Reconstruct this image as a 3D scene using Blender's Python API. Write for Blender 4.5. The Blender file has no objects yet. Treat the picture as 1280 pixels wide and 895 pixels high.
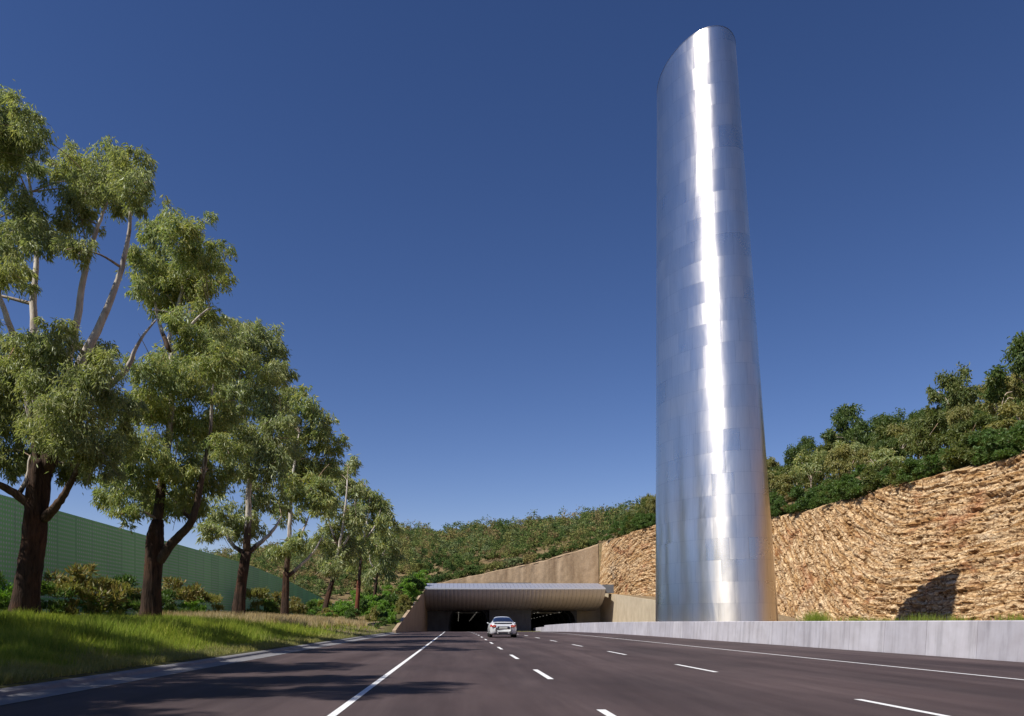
import bpy, math
import numpy as np
from mathutils import Vector

# ------------------------------------------------------------------ camera
F, VX, VY, H = 1000.0, 572.0, 778.0, 1.05          # focal length in px, vanishing point of the road, eye height
scene = bpy.context.scene
col = scene.collection
cam_data = bpy.data.cameras.new('camera')
cam_data.sensor_fit = 'HORIZONTAL'
cam_data.sensor_width = 36.0
cam_data.lens = F / 1280.0 * 36.0
cam_data.shift_x = (640.0 - VX) / 1280.0            # architectural shift lens: verticals stay vertical
cam_data.shift_y = (VY - 447.5) / 1280.0
cam_data.clip_start = 0.1
cam_data.clip_end = 8000.0
cam = bpy.data.objects.new('camera', cam_data)
cam.location = (0, 0, H)
cam.rotation_euler = (math.radians(90), 0, 0)
col.objects.link(cam)
scene.camera = cam

# ------------------------------------------------------------------ sky and sun
SUN_AZ, SUN_EL = 60.0, 52.0                         # degrees left of straight-behind, elevation
sa, se = math.radians(SUN_AZ), math.radians(SUN_EL)
SUN = Vector((-math.sin(sa) * math.cos(se), -math.cos(sa) * math.cos(se), math.sin(se)))
world = bpy.data.worlds.new('World')
scene.world = world
world.use_nodes = True
wn = world.node_tree
wn.nodes.clear()
wo = wn.nodes.new('ShaderNodeOutputWorld')
bg = wn.nodes.new('ShaderNodeBackground')
sky = wn.nodes.new('ShaderNodeTexSky')
sky.sky_type = 'NISHITA'
sky.sun_disc = False
sky.sun_elevation = se
sky.sun_rotation = math.radians(180.0 + SUN_AZ)
sky.altitude = 1200.0
sky.air_density = 1.0
sky.dust_density = 0.1
sky.ozone_density = 1.6
bg.inputs['Strength'].default_value = 0.05
hs = wn.nodes.new('ShaderNodeHueSaturation')
hs.inputs['Saturation'].default_value = 1.17
tint = wn.nodes.new('ShaderNodeMix'); tint.data_type = 'RGBA'; tint.blend_type = 'MULTIPLY'
tint.inputs[0].default_value = 1.0; tint.inputs[7].default_value = (1.18, .93, 1.0, 1)
wn.links.new(sky.outputs['Color'], hs.inputs['Color'])
gm = wn.nodes.new('ShaderNodeGamma'); gm.inputs['Gamma'].default_value = 1.22
wn.links.new(hs.outputs['Color'], gm.inputs['Color'])
wn.links.new(gm.outputs['Color'], tint.inputs[6])
wn.links.new(tint.outputs[2], bg.inputs['Color'])
wn.links.new(bg.outputs['Background'], wo.inputs['Surface'])
sun_data = bpy.data.lights.new('sun', 'SUN')
sun_data.energy = 4.6
sun_data.angle = math.radians(0.53)
sun_data.color = (1.0, 0.955, 0.88)
sun = bpy.data.objects.new('sun', sun_data)
sun.rotation_euler = (-SUN).to_track_quat('-Z', 'Y').to_euler()
sun.location = SUN * 120
col.objects.link(sun)
scene.view_settings.view_transform = 'Standard'
scene.view_settings.look = 'None'
scene.view_settings.gamma = 1.0
scene.view_settings.exposure = 0.42
scene.cycles.max_bounces = 6
scene.cycles.diffuse_bounces = 3
scene.cycles.glossy_bounces = 3
scene.cycles.transmission_bounces = 4
scene.cycles.transparent_max_bounces = 6

# ------------------------------------------------------------------ helpers
def P(px, py, D):
    """photo pixel + distance along the road -> point"""
    return np.array([(px - VX) * D / F, D, H + (VY - py) * D / F])

def rnd(seed):
    return np.random.default_rng(seed)

def hash2(ix, iy, seed):
    h = (ix.astype(np.int64) * 374761393 + iy.astype(np.int64) * 668265263 + seed * 974711) & 0x7fffffff
    h = ((h ^ (h >> 13)) * 1274126177) & 0x7fffffff
    h = h ^ (h >> 16)
    return (h & 0xffff) / 65535.0

def vnoise(x, y, seed=0):
    x = np.asarray(x, float); y = np.asarray(y, float)
    ix, iy = np.floor(x), np.floor(y)
    fx, fy = x - ix, y - iy
    fx = fx * fx * (3 - 2 * fx); fy = fy * fy * (3 - 2 * fy)
    a = hash2(ix, iy, seed); b = hash2(ix + 1, iy, seed)
    c = hash2(ix, iy + 1, seed); d = hash2(ix + 1, iy + 1, seed)
    return (a * (1 - fx) + b * fx) * (1 - fy) + (c * (1 - fx) + d * fx) * fy

def fbm(x, y, seed=0, octv=4):
    s, a, t = 0, 0.5, 0
    for k in range(octv):
        s = s + a * vnoise(x * 2 ** k, y * 2 ** k, seed + k * 17); t += a; a *= 0.5
    return s / t

def smooth(e0, e1, x):
    t = np.clip((np.asarray(x, float) - e0) / (e1 - e0), 0, 1)
    return t * t * (3 - 2 * t)

def link(o, parent=None):
    col.objects.link(o)
    if parent is not None:
        o.parent = parent
    return o

def mesh_np(name, verts, faces, mat=None, smooth_shade=False):
    """verts (N,3), faces (M,k) with one k"""
    verts = np.ascontiguousarray(verts, np.float32); faces = np.ascontiguousarray(faces, np.int32)
    m = bpy.data.meshes.new(name)
    nv, (nf, k) = len(verts), faces.shape
    m.vertices.add(nv); m.vertices.foreach_set('co', verts.ravel())
    m.loops.add(nf * k); m.loops.foreach_set('vertex_index', faces.ravel())
    m.polygons.add(nf)
    m.polygons.foreach_set('loop_start', np.arange(0, nf * k, k, dtype=np.int32))
    m.update(calc_edges=True)
    m.polygons.foreach_set('use_smooth', np.full(nf, smooth_shade))
    if mat is not None:
        m.materials.append(mat)
    return m

def obj(name, me, parent=None, loc=None):
    o = bpy.data.objects.new(name, me)
    if loc is not None:
        o.location = loc
    return link(o, parent)

def empty(name, loc=(0, 0, 0), rz=0.0):
    o = bpy.data.objects.new(name, None)
    o.location = loc; o.rotation_euler = (0, 0, rz)
    o.empty_display_size = 0.3
    return link(o)

def tag(o, label=None, cat=None, group=None, kind=None):
    if label: o['label'] = label
    if cat: o['category'] = cat
    if group: o['group'] = group
    if kind: o['kind'] = kind
    return o

class MB:
    """collects small shapes into one mesh"""
    def __init__(s): s.v = []; s.f = []
    def add(s, verts, faces):
        b = len(s.v); s.v += [tuple(map(float, p)) for p in verts]; s.f += [tuple(b + i for i in f) for f in faces]; return s
    def box(s, x0, x1, y0, y1, z0, z1):
        return s.add([(x0,y0,z0),(x1,y0,z0),(x1,y1,z0),(x0,y1,z0),(x0,y0,z1),(x1,y0,z1),(x1,y1,z1),(x0,y1,z1)],
                     [(0,3,2,1),(4,5,6,7),(0,1,5,4),(1,2,6,5),(2,3,7,6),(3,0,4,7)])
    def grid(s, rows, closed=False):
        n = len(rows[0]); b = len(s.v)
        for r in rows: s.v += [tuple(map(float, p)) for p in r]
        for i in range(len(rows) - 1):
            for j in range(n if closed else n - 1):
                k = (j + 1) % n
                s.f.append((b+i*n+j, b+i*n+k, b+(i+1)*n+k, b+(i+1)*n+j))
        return s
    def tube(s, pts, radii, n=8, cap=True):
        pts = np.asarray(pts, float); rows = []
        for i, p in enumerate(pts):
            d = pts[min(i+1, len(pts)-1)] - pts[max(i-1, 0)]; d = d / (np.linalg.norm(d) + 1e-9)
            a = np.cross(d, (0.31, 0.95, 0.05)); a /= np.linalg.norm(a) + 1e-9; c = np.cross(d, a)
            rows.append([p + radii[i] * (math.cos(t) * a + math.sin(t) * c) for t in np.linspace(0, 2*math.pi, n, endpoint=False)])
        b = len(s.v); s.grid(rows, True)
        if cap:
            s.f.append(tuple(b + j for j in range(n))[::-1]); e = b + (len(rows)-1)*n; s.f.append(tuple(e + j for j in range(n)))
        return s
    def lathe(s, prof, n=24, axis='x'):
        rows = []
        for (r, h) in prof:
            rows.append([((h, r*math.cos(t), r*math.sin(t)) if axis == 'x' else (r*math.cos(t), r*math.sin(t), h)) for t in np.linspace(0, 2*math.pi, n, endpoint=False)])
        return s.grid(rows, True)
    def mesh(s, name, mat, sm=False):
        m = bpy.data.meshes.new(name); m.from_pydata(s.v, [], s.f); m.update()
        m.polygons.foreach_set('use_smooth', np.full(len(m.polygons), sm))
        m.materials.append(mat); return m
    def build(s, name, mat, parent=None, sm=False, loc=None):
        return obj(name, s.mesh(name, mat, sm), parent, loc)

# ------------------------------------------------------------------ materials
def new_mat(name):
    m = bpy.data.materials.new(name); m.use_nodes = True
    nt = m.node_tree; nt.nodes.clear()
    out = nt.nodes.new('ShaderNodeOutputMaterial')
    return m, nt, out

class NT:
    def __init__(s, nt): s.nt = nt
    def n(s, t, **kw):
        nd = s.nt.nodes.new('ShaderNode' + t)
        for k, v in kw.items(): setattr(nd, k, v)
        return nd
    def l(s, a, b): s.nt.links.new(a, b)
    def ramp(s, fac, stops, interp='LINEAR'):
        r = s.n('ValToRGB'); r.color_ramp.interpolation = interp
        e = r.color_ramp.elements
        while len(e) < len(stops): e.new(0.5)
        for k, (p, c) in enumerate(stops): e[k].position = p; e[k].color = (*c, 1)
        s.l(fac, r.inputs['Fac']); return r.outputs['Color']
    def noise(s, vec, scale, detail=4, rough=0.55, dist=0.0):
        t = s.n('TexNoise'); t.inputs['Scale'].default_value = scale; t.inputs['Detail'].default_value = detail
        t.inputs['Roughness'].default_value = rough; t.inputs['Distortion'].default_value = dist
        if vec is not None: s.l(vec, t.inputs['Vector'])
        return t.outputs['Fac']
    def mapping(s, vec, scale=(1,1,1), loc=(0,0,0), rot=(0,0,0)):
        m = s.n('Mapping'); m.inputs['Scale'].default_value = scale; m.inputs['Location'].default_value = loc; m.inputs['Rotation'].default_value = rot
        s.l(vec, m.inputs['Vector']); return m.outputs['Vector']
    def mix(s, a, b, fac, mode='MIX'):
        m = s.n('Mix', data_type='RGBA', blend_type=mode)
        for sock, v in ((m.inputs[0], fac), (m.inputs[6], a), (m.inputs[7], b)):
            if hasattr(v, 'links'): s.l(v, sock)
            elif isinstance(v, (int, float)): sock.default_value = v
            else: sock.default_value = (*v, 1)
        return m.outputs[2]
    def math(s, op, a, b=0.0, clamp=False):
        m = s.n('Math', operation=op, use_clamp=clamp)
        for sock, v in ((m.inputs[0], a), (m.inputs[1], b)):
            if hasattr(v, 'links'): s.l(v, sock)
            else: sock.default_value = v
        return m.outputs[0]
    def bump(s, h, strength=0.3, dist=0.02):
        b = s.n('Bump'); b.inputs['Strength'].default_value = strength; b.inputs['Distance'].default_value = dist
        s.l(h, b.inputs['Height']); return b.outputs['Normal']
    def bsdf(s, out, color, rough=0.6, metal=0.0, normal=None, spec=None):
        b = s.n('BsdfPrincipled')
        for key, v in (('Base Color', color), ('Roughness', rough), ('Metallic', metal)):
            if hasattr(v, 'links'): s.l(v, b.inputs[key])
            elif isinstance(v, (int, float)): b.inputs[key].default_value = v
            else: b.inputs[key].default_value = (*v, 1)
        if spec is not None: b.inputs['Specular IOR Level'].default_value = spec
        if normal is not None: s.l(normal, b.inputs['Normal'])
        s.l(b.outputs['BSDF'], out.inputs['Surface']); return b

def plain(name, color, rough=0.5, metal=0.0, var=0.12, scale=3.0, bump=0.0, spec=None):
    m, nt, out = new_mat(name); N = NT(nt)
    g = N.n('NewGeometry').outputs['Position']
    f = N.noise(g, scale, 5)
    c = N.ramp(f, [(0.3, tuple(v*(1-var) for v in color)), (0.7, tuple(min(1, v*(1+var)) for v in color))])
    N.bsdf(out, c, rough, metal, N.bump(f, bump, 0.02) if bump else None, spec)
    return m

def leaf_mat(name, cols, trans=0.35, gloss=0.06):
    """each leaf (mesh island) takes its own tint"""
    m, nt, out = new_mat(name); N = NT(nt)
    g = N.n('NewGeometry')
    n = len(cols)
    c = N.ramp(g.outputs['Random Per Island'], [((i + .5) / n, cc) for i, cc in enumerate(cols)])
    big = N.noise(g.outputs['Position'], 0.45, 2)
    c = N.mix(c, N.mix(c, (1.12, 1.05, 0.88), 1.0, 'MULTIPLY'), N.ramp(big, [(0.42, (0,0,0)), (0.62, (1,1,1))]))
    d = N.n('BsdfDiffuse'); t = N.n('BsdfTranslucent'); gl = N.n('BsdfGlossy')
    gl.inputs['Roughness'].default_value = 0.42
    gl.inputs['Color'].default_value = (0.8, 0.85, 0.8, 1)
    N.l(c, d.inputs['Color'])
    N.l(N.mix(c, (1.2, 1.3, 0.65), 1.0, 'MULTIPLY'), t.inputs['Color'])
    m1 = N.n('MixShader'); m1.inputs[0].default_value = trans; N.l(d.outputs[0], m1.inputs[1]); N.l(t.outputs[0], m1.inputs[2])
    m2 = N.n('MixShader'); m2.inputs[0].default_value = gloss; N.l(m1.outputs[0], m2.inputs[1]); N.l(gl.outputs[0], m2.inputs[2])
    N.l(m2.outputs[0], out.inputs['Surface'])
    return m

M = {}
def lm(name, cols, k=1.0, **kw):
    M[name] = leaf_mat(name, [tuple(v * k for v in c) for c in cols], **kw)
lm('leaf_gum', k=1.8, cols=[(.125,.150,.070),(.165,.185,.090),(.205,.215,.105),(.14,.170,.090),(.235,.230,.120),(.18,.20,.095)], trans=.45, gloss=.03)
lm('leaf_gum_blue', k=1.8, cols=[(.12,.155,.065),(.165,.19,.080),(.20,.21,.085),(.14,.175,.085),(.23,.22,.090)], trans=.45, gloss=.03)
lm('leaf_dark', [(.060,.105,.030),(.085,.130,.036),(.115,.150,.044),(.075,.115,.036)], gloss=.02)
lm('leaf_mid', [(.095,.130,.038),(.13,.155,.046),(.165,.175,.052),(.11,.145,.046)], gloss=.02)
lm('leaf_olive', k=1.3, cols=[(.155,.165,.055),(.195,.185,.06),(.14,.15,.055),(.225,.20,.075)], gloss=.02)
lm('leaf_bright', k=1.3, cols=[(.10,.21,.03),(.13,.25,.035),(.09,.17,.03),(.16,.24,.045)], gloss=.02)
lm('leaf_shrub', [(.075,.145,.036),(.10,.175,.044),(.08,.13,.036),(.12,.17,.055)], gloss=.02)
lm('leaf_rust', k=1.3, cols=[(.19,.15,.06),(.14,.15,.05),(.22,.16,.065),(.12,.14,.05)], gloss=.02)
lm('leaf_brown', [(.19,.14,.06),(.15,.13,.055),(.22,.155,.075),(.13,.135,.05)], gloss=.02)
lm('grass', k=1.4, cols=[(.13,.185,.030),(.17,.22,.038),(.21,.245,.050),(.25,.26,.07),(.14,.19,.034)], trans=.38, gloss=.0)
lm('grass_pale', [(.25,.26,.10),(.31,.29,.13),(.20,.23,.075),(.34,.31,.16)], trans=.3, gloss=.0)
lm('straw', [(.42,.33,.20),(.52,.42,.27),(.34,.26,.15),(.47,.39,.26)], trans=.25, gloss=.0)

def woodland_mat():
    """mixed hill scrub: every tree-sized patch has its own hue"""
    m, nt, out = new_mat('leaf_wood'); N = NT(nt)
    g = N.n('NewGeometry'); p = N.mapping(g.outputs['Position'], (1, 1, .35))
    vo = N.n('TexVoronoi'); vo.inputs['Scale'].default_value = .24; N.l(p, vo.inputs['Vector'])
    sp = N.n('SeparateColor'); N.l(vo.outputs['Color'], sp.inputs[0])
    c = N.ramp(sp.outputs[0], [(.0, (.075,.115,.036)), (.22, (.12,.155,.05)), (.40, (.165,.175,.06)), (.55, (.21,.19,.075)), (.68, (.20,.165,.08)), (.80, (.13,.165,.075)), (.92, (.05,.085,.03))], 'CONSTANT')
    c = N.mix(c, N.ramp(g.outputs['Random Per Island'], [(0, (.95,.95,.93)), (1, (1.75,1.7,1.65))]), 1.0, 'MULTIPLY')
    d = N.n('BsdfDiffuse'); t = N.n('BsdfTranslucent'); N.l(c, d.inputs['Color']); N.l(c, t.inputs['Color'])
    mx = N.n('MixShader'); mx.inputs[0].default_value = .35; N.l(d.outputs[0], mx.inputs[1]); N.l(t.outputs[0], mx.inputs[2])
    N.l(mx.outputs[0], out.inputs['Surface']); return m
M['leaf_wood'] = woodland_mat()

def bark_mat(name, dark, light, scale, bump, dist):
    m, nt, out = new_mat(name); N = NT(nt)
    p = N.n('TexCoord').outputs['Object']
    v = N.mapping(p, (scale, scale, scale * .16))
    f = N.noise(v, 1.0, 6, .65, .6)
    big = N.noise(p, 0.9, 3)
    c = N.ramp(f, [(.30, dark), (.50, tuple((a+b)/2 for a, b in zip(dark, light))), (.72, light)])
    c = N.mix(c, N.mix(c, (1.5, 1.15, .9), 1.0, 'MULTIPLY'), N.ramp(big, [(.45, (0,0,0)), (.65, (1,1,1))]))
    N.bsdf(out, c, .9, 0, N.bump(f, bump, dist), .2)
    return m
def limb_mat():
    """rough dark bark near the trunk peeling to smooth pale wood"""
    m, nt, out = new_mat('limb_bark'); N = NT(nt)
    p = N.n('TexCoord').outputs['Object']
    f = N.noise(N.mapping(p, (9, 9, 1.6)), 1.0, 6, .65, .6)
    g = N.noise(N.mapping(p, (4, 4, 1.2)), 1.0, 5, .6, .4)
    dark = N.ramp(f, [(.3, (.035,.022,.015)), (.72, (.13,.085,.058))])
    pale = N.ramp(g, [(.30, (.25,.20,.155)), (.46, (.48,.42,.36)), (.7, (.64,.59,.52))])
    w = N.n('VertexColor', layer_name='pale').outputs['Color']
    sw = N.n('SeparateColor'); N.l(w, sw.inputs[0])
    k = N.math('ADD', sw.outputs[0], N.math('MULTIPLY', N.math('SUBTRACT', g, .5), .9))
    k = N.ramp(k, [(.38, (0,0,0)), (.62, (1,1,1))])
    N.bsdf(out, N.mix(dark, pale, k), .85, 0, N.bump(f, .5, .02), .2)
    return m
M['limb'] = limb_mat()
M['bark'] = bark_mat('bark', (.014,.009,.007), (.085,.052,.036), 9, 1.0, .09)
M['bark_red'] = bark_mat('bark_red', (.06,.022,.014), (.17,.065,.04), 8, .8, .06)
M['bark_pale'] = bark_mat('bark_pale', (.30,.24,.19), (.62,.56,.49), 5, .25, .015)
M['twig'] = bark_mat('twig', (.16,.12,.09), (.42,.36,.30), 5, .3, .01)

def asphalt():
    m, nt, out = new_mat('asphalt'); N = NT(nt)
    p = N.n('NewGeometry').outputs['Position']
    fine = N.noise(p, 55, 3, .7)
    streak = N.noise(N.mapping(p, (.9, .05, 1)), 1.0, 6, .68, .5)
    patch = N.noise(N.mapping(p, (.35, .12, 1)), 1.0, 4, .6)
    c = N.ramp(streak, [(.32, (.038,.025,.025)), (.50, (.056,.040,.040)), (.68, (.080,.060,.059))])
    c = N.mix(c, N.ramp(patch, [(.35, (.70,.66,.68)), (.65, (1.25,1.18,1.17))]), 1.0, 'MULTIPLY')
    c = N.mix(c, N.ramp(fine, [(.25, (.55,.55,.55)), (.5, (1,1,1)), (.78, (1.7,1.65,1.65))]), .8, 'MULTIPLY')
    N.bsdf(out, c, .82, 0, N.bump(fine, .5, .006), .3)
    return m
M['asphalt'] = asphalt()

def paint():
    m, nt, out = new_mat('road_paint'); N = NT(nt)
    p = N.n('NewGeometry').outputs['Position']
    f = N.noise(p, 18, 5, .7)
    c = N.ramp(f, [(.28, (.36,.34,.34)), (.45, (.72,.72,.72)), (.8, (.82,.82,.82))])
    N.bsdf(out, c, .6, 0, N.bump(f, .3, .004))
    return m
M['paint'] = paint()

def concrete(name, base, streak=.5, scale=1.0, spec=.3):
    m, nt, out = new_mat(name); N = NT(nt)
    p = N.n('NewGeometry').outputs['Position']
    rnd_ = N.n('ObjectInfo').outputs['Random']
    drip = N.noise(N.mapping(p, (2.6*scale, 2.6*scale, .22*scale)), 1.0, 6, .65, .2)
    blot = N.noise(p, .9*scale, 5, .6)
    fine = N.noise(p, 26, 3, .7)
    c = N.ramp(drip, [(.28, tuple(v*(1-streak*.55) for v in base)), (.48, base), (.72, tuple(min(.9, v*(1+streak*.18)) for v in base))])
    c = N.mix(c, N.ramp(blot, [(.34, (.80,.78,.77)), (.6, (1,1,1)), (.75, (1.06,1.06,1.07))]), .8, 'MULTIPLY')
    c = N.mix(c, N.ramp(rnd_, [(0, (.90,.90,.91)), (1, (1.05,1.05,1.04))]), 1.0, 'MULTIPLY')
    N.bsdf(out, c, .78, 0, N.bump(fine, .25, .006), spec)
    return m
M['concrete'] = concrete('concrete', (.46,.445,.485), .6)
M['concrete_kerb'] = concrete('concrete_kerb', (.20,.195,.205), .35, 2.0)
M['concrete_grey'] = concrete('concrete_grey', (.16,.165,.18), .4)
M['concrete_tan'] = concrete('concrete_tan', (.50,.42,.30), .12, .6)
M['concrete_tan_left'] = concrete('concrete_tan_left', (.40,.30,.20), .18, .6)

def shotcrete():
    m, nt, out = new_mat('shotcrete'); N = NT(nt)
    p = N.n('NewGeometry').outputs['Position']
    v = N.noise(N.mapping(p, (.55, .55, .045)), 1.0, 5, .6, .2)
    h = N.noise(p, 3.5, 5, .7)
    c = N.ramp(v, [(.28, (.26,.175,.105)), (.45, (.37,.265,.165)), (.6, (.44,.32,.205)), (.75, (.50,.38,.25))])
    c = N.mix(c, N.ramp(h, [(.3, (.8,.8,.8)), (.7, (1.12,1.12,1.12))]), 1.0, 'MULTIPLY')
    N.bsdf(out, c, .9, 0, N.bump(h, .6, .06), .2)
    return m
M['shotcrete'] = shotcrete()

def steel(name, base, r0, r1, aniso, tint_var=.12):
    m, nt, out = new_mat(name); N = NT(nt)
    oi = N.n('ObjectInfo').outputs['Random']
    p = N.n('NewGeometry').outputs['Position']
    brush = N.noise(N.mapping(p, (9, 9, .6)), 1.0, 4, .6)
    cloud = N.noise(p, .28, 4, .55, .4)
    c = N.ramp(oi, [(0, tuple(v*(1-tint_var) for v in base)), (1, tuple(min(1, v*(1+tint_var)) for v in base))])
    c = N.mix(c, N.ramp(brush, [(.3, (.94,.94,.94)), (.7, (1.04,1.04,1.04))]), 1.0, 'MULTIPLY')
    rr = N.math('ADD', N.math('MULTIPLY', oi, r1 - r0), r0)
    rr = N.math('ADD', rr, N.math('MULTIPLY', N.math('SUBTRACT', cloud, .5), .14))
    wv = N.noise(N.mapping(p, (.55, .55, .16)), 1.0, 3, .5, .6)      # sheets never lie quite flat
    b = N.bsdf(out, c, rr, 1.0, N.bump(wv, .35, .10))
    b.inputs['Anisotropic'].default_value = aniso
    t = N.n('CombineXYZ'); t.inputs[2].default_value = 1.0      # sheets brushed round the tower: highlights run up and down
    N.l(t.outputs[0], b.inputs['Tangent'])
    return m
M['steel'] = steel('steel', (.84,.785,.72), .275, .325, .72, .025)
M['steel_core'] = plain('steel_core', (.35,.35,.37), .5, 1.0)
M['steel_canopy'] = plain('steel_canopy', (.58,.53,.49), .42, .35, .06)
M['steel_roof'] = plain('steel_roof', (.44,.45,.52), .40, .5, .05)
M['steel_lip'] = plain('steel_lip', (.80,.80,.82), .35, .6, .04)
M['dark_steel'] = plain('dark_steel', (.07,.075,.085), .55, .3)
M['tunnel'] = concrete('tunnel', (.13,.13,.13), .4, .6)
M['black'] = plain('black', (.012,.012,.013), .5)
M['car_paint'] = plain('car_paint', (.72,.73,.75), .22, .35, .02)
M['car_glass'] = plain('car_glass', (.012,.018,.045), .06, 0, .02, spec=.9)
M['tail_red'] = plain('tail_red', (.45,.03,.025), .18)
M['tail_amber'] = plain('tail_amber', (.75,.25,.12), .2)
M['plate'] = plain('plate', (.55,.55,.52), .45)
M['rubber'] = plain('rubber', (.02,.02,.021), .85)
M['alloy'] = plain('alloy', (.55,.56,.58), .3, .9)
M['chrome'] = plain('chrome', (.7,.7,.72), .15, 1.0)
def lamp_mat():
    m, nt, out = new_mat('tunnel_lamp'); e = nt.nodes.new('ShaderNodeEmission')
    e.inputs['Color'].default_value = (1, .93, .8, 1); e.inputs['Strength'].default_value = .2
    nt.links.new(e.outputs[0], out.inputs['Surface']); return m
M['lamp'] = lamp_mat()
M['white_beam'] = plain('white_beam', (.62,.62,.60), .5)

def perforated():
    """noise-wall sheet: punched holes in rows, green face with the grey absorber behind"""
    m, nt, out = new_mat('perforated_green'); N = NT(nt)
    p = N.n('NewGeometry').outputs['Position']
    s = N.n('SeparateXYZ'); N.l(p, s.inputs[0])
    k = 2 * math.pi / 0.52
    a = N.math('SINE', N.math('MULTIPLY', N.math('ADD', s.outputs['Y'], s.outputs['Z']), k))
    b = N.math('SINE', N.math('MULTIPLY', N.math('SUBTRACT', s.outputs['Y'], s.outputs['Z']), k))
    d = N.math('MULTIPLY', a, b)
    hole = N.ramp(d, [(.42, (0,0,0)), (.58, (1,1,1))])
    big = N.noise(p, .25, 3)
    rnd_ = N.n('ObjectInfo').outputs['Random']
    g1 = N.ramp(big, [(.3, (.25,.57,.25)), (.7, (.29,.62,.29))])
    g1 = N.mix(g1, N.ramp(rnd_, [(0, (.92,.92,.92)), (1, (1.06,1.06,1.06))]), 1.0, 'MULTIPLY')
    c = N.mix(g1, (.58,.57,.64), hole)
    N.bsdf(out, c, .6, 0, N.bump(N.math('MULTIPLY', d, -1.0), .3, .01), .3)
    return m
M['perforated'] = perforated()
M['green_post'] = plain('green_post', (.28,.50,.30), .55)

def rock():
    m, nt, out = new_mat('rock'); N = NT(nt)
    p = N.n('NewGeometry').outputs['Position']
    uv = N.n('UVMap', uv_map='strata').outputs['UV']
    beds = N.noise(N.mapping(uv, (.22, 2.6, 1)), 1.0, 7, .70, .5)
    beds2 = N.noise(N.mapping(uv, (1.2, 7.5, 1), (3, 9, 0)), 1.0, 5, .7, .6)
    joint = N.noise(N.mapping(uv, (4.2, .55, 1), (7, 1, 0)), 1.0, 5, .65, .5)
    stain = N.noise(N.mapping(p, (.22, .22, .28)), 1.0, 5, .62, .8)
    fine = N.noise(p, 6.5, 6, .72)
    c = N.ramp(beds, [(.30, (.16,.075,.026)), (.41, (.42,.245,.10)), (.50, (.63,.44,.245)), (.60, (.73,.57,.37)), (.70, (.42,.26,.125))])
    c = N.mix(c, N.ramp(beds2, [(.32, (.34,.22,.12)), (.47, (1,1,1)), (.8, (1.12,1.1,1.04))]), .9, 'MULTIPLY')
    c = N.mix(c, N.ramp(joint, [(.34, (.36,.25,.16)), (.46, (1,1,1)), (.7, (1.1,1.08,1.02))]), .9, 'MULTIPLY')
    c = N.mix(c, (.40,.165,.075), N.ramp(stain, [(.56, (0,0,0)), (.68, (.7,.7,.7))]))
    c = N.mix(c, (.62,.53,.40), N.ramp(stain, [(.28, (.6,.6,.6)), (.42, (0,0,0))]))
    c = N.mix(c, N.ramp(fine, [(.3, (.62,.58,.54)), (.55, (1.05,1.05,1.05)), (.75, (1.2,1.2,1.2))]), .8, 'MULTIPLY')
    warp = N.n('VectorMath', operation='ADD'); nz = N.n('TexNoise'); nz.inputs['Scale'].default_value = 1.3; nz.inputs['Detail'].default_value = 4
    N.l(uv, nz.inputs['Vector']); N.l(uv, warp.inputs[0]); N.l(nz.outputs['Color'], warp.inputs[1])
    crk = []
    for sc_, lo in (((.55, 2.3, 1), .03), ((2.6, 3.4, 1), .04)):
        vo = N.n('TexVoronoi', feature='DISTANCE_TO_EDGE'); vo.inputs['Scale'].default_value = 1.0
        N.l(N.mapping(warp.outputs[0], sc_), vo.inputs['Vector']); crk.append(N.ramp(vo.outputs['Distance'], [(0, (0,0,0)), (lo*4, (1,1,1))]))
    crack = N.math('MULTIPLY', crk[0], N.math('ADD', N.math('MULTIPLY', crk[1], .5), .5))
    c = N.mix(c, N.mix((.24,.135,.06), (1,1,1), crack), .78, 'MULTIPLY')
    fine = N.math('ADD', fine, N.math('MULTIPLY', crack, .9))
    hh = N.math('ADD', N.math('ADD', beds2, N.math('MULTIPLY', fine, .8)), N.math('MULTIPLY', joint, .5))
    N.bsdf(out, c, .92, 0, N.bump(hh, .9, .12), .2)
    return m
M['rock'] = rock()

def ground_mat():
    m, nt, out = new_mat('ground'); N = NT(nt)
    p = N.n('NewGeometry').outputs['Position']
    vc = N.n('VertexColor', layer_name='soil').outputs['Color']
    f = N.noise(p, 2.2, 6, .7)
    g = N.noise(p, .12, 4, .6)
    c = N.mix(vc, N.ramp(f, [(.28, (.55,.55,.55)), (.5, (1,1,1)), (.75, (1.4,1.38,1.3))]), 1.0, 'MULTIPLY')
    c = N.mix(c, N.ramp(g, [(.35, (.85,.8,.75)), (.65, (1.1,1.12,1.05))]), 1.0, 'MULTIPLY')
    N.bsdf(out, c, .95, 0, N.bump(f, .7, .08), .1)
    return m
M['ground'] = ground_mat()

# ------------------------------------------------------------------ shape of the land
def road_z(y):
    y = np.asarray(y, float)
    t = np.clip((y - 60) / 90, 0, None)
    return np.where(t < 1, -0.75 * t * t, -0.75 - 1.5 * (t - 1))
def road_dx(y):
    t = np.clip((np.asarray(y, float) - 60) / 90, 0, 1.3)
    return -1.1 * t * t
WW0, WW1 = 80.0, 164.0                                  # left wing wall runs along the road
def wing_top(y):
    return np.interp(y, [WW0, 150, WW1], [0.25, 7.1, 8.3])
RW0, RW1 = 92.0, 166.0                                  # right wing wall
RWX = 29.5
def rwall_top(y):
    return np.interp(y, [RW0, 104, 119, 150, RW1], [.9, 2.6, 4.3, 6.3, 7.2])
def cliff_x(y):
    return np.interp(y, [-80, 10, 35, 65, 77, 104, 138, 168, 400], [54, 50.5, 47.5, 45, 43.5, 40.3, 35.0, 29.2, 29.2])
def cliff_top(y):
    return np.interp(y, [-80, 20, 65, 77, 112, 145, 168, 400], [12, 14.2, 15.6, 15.6, 15.4, 18.8, 17.6, 17.6])
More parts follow.
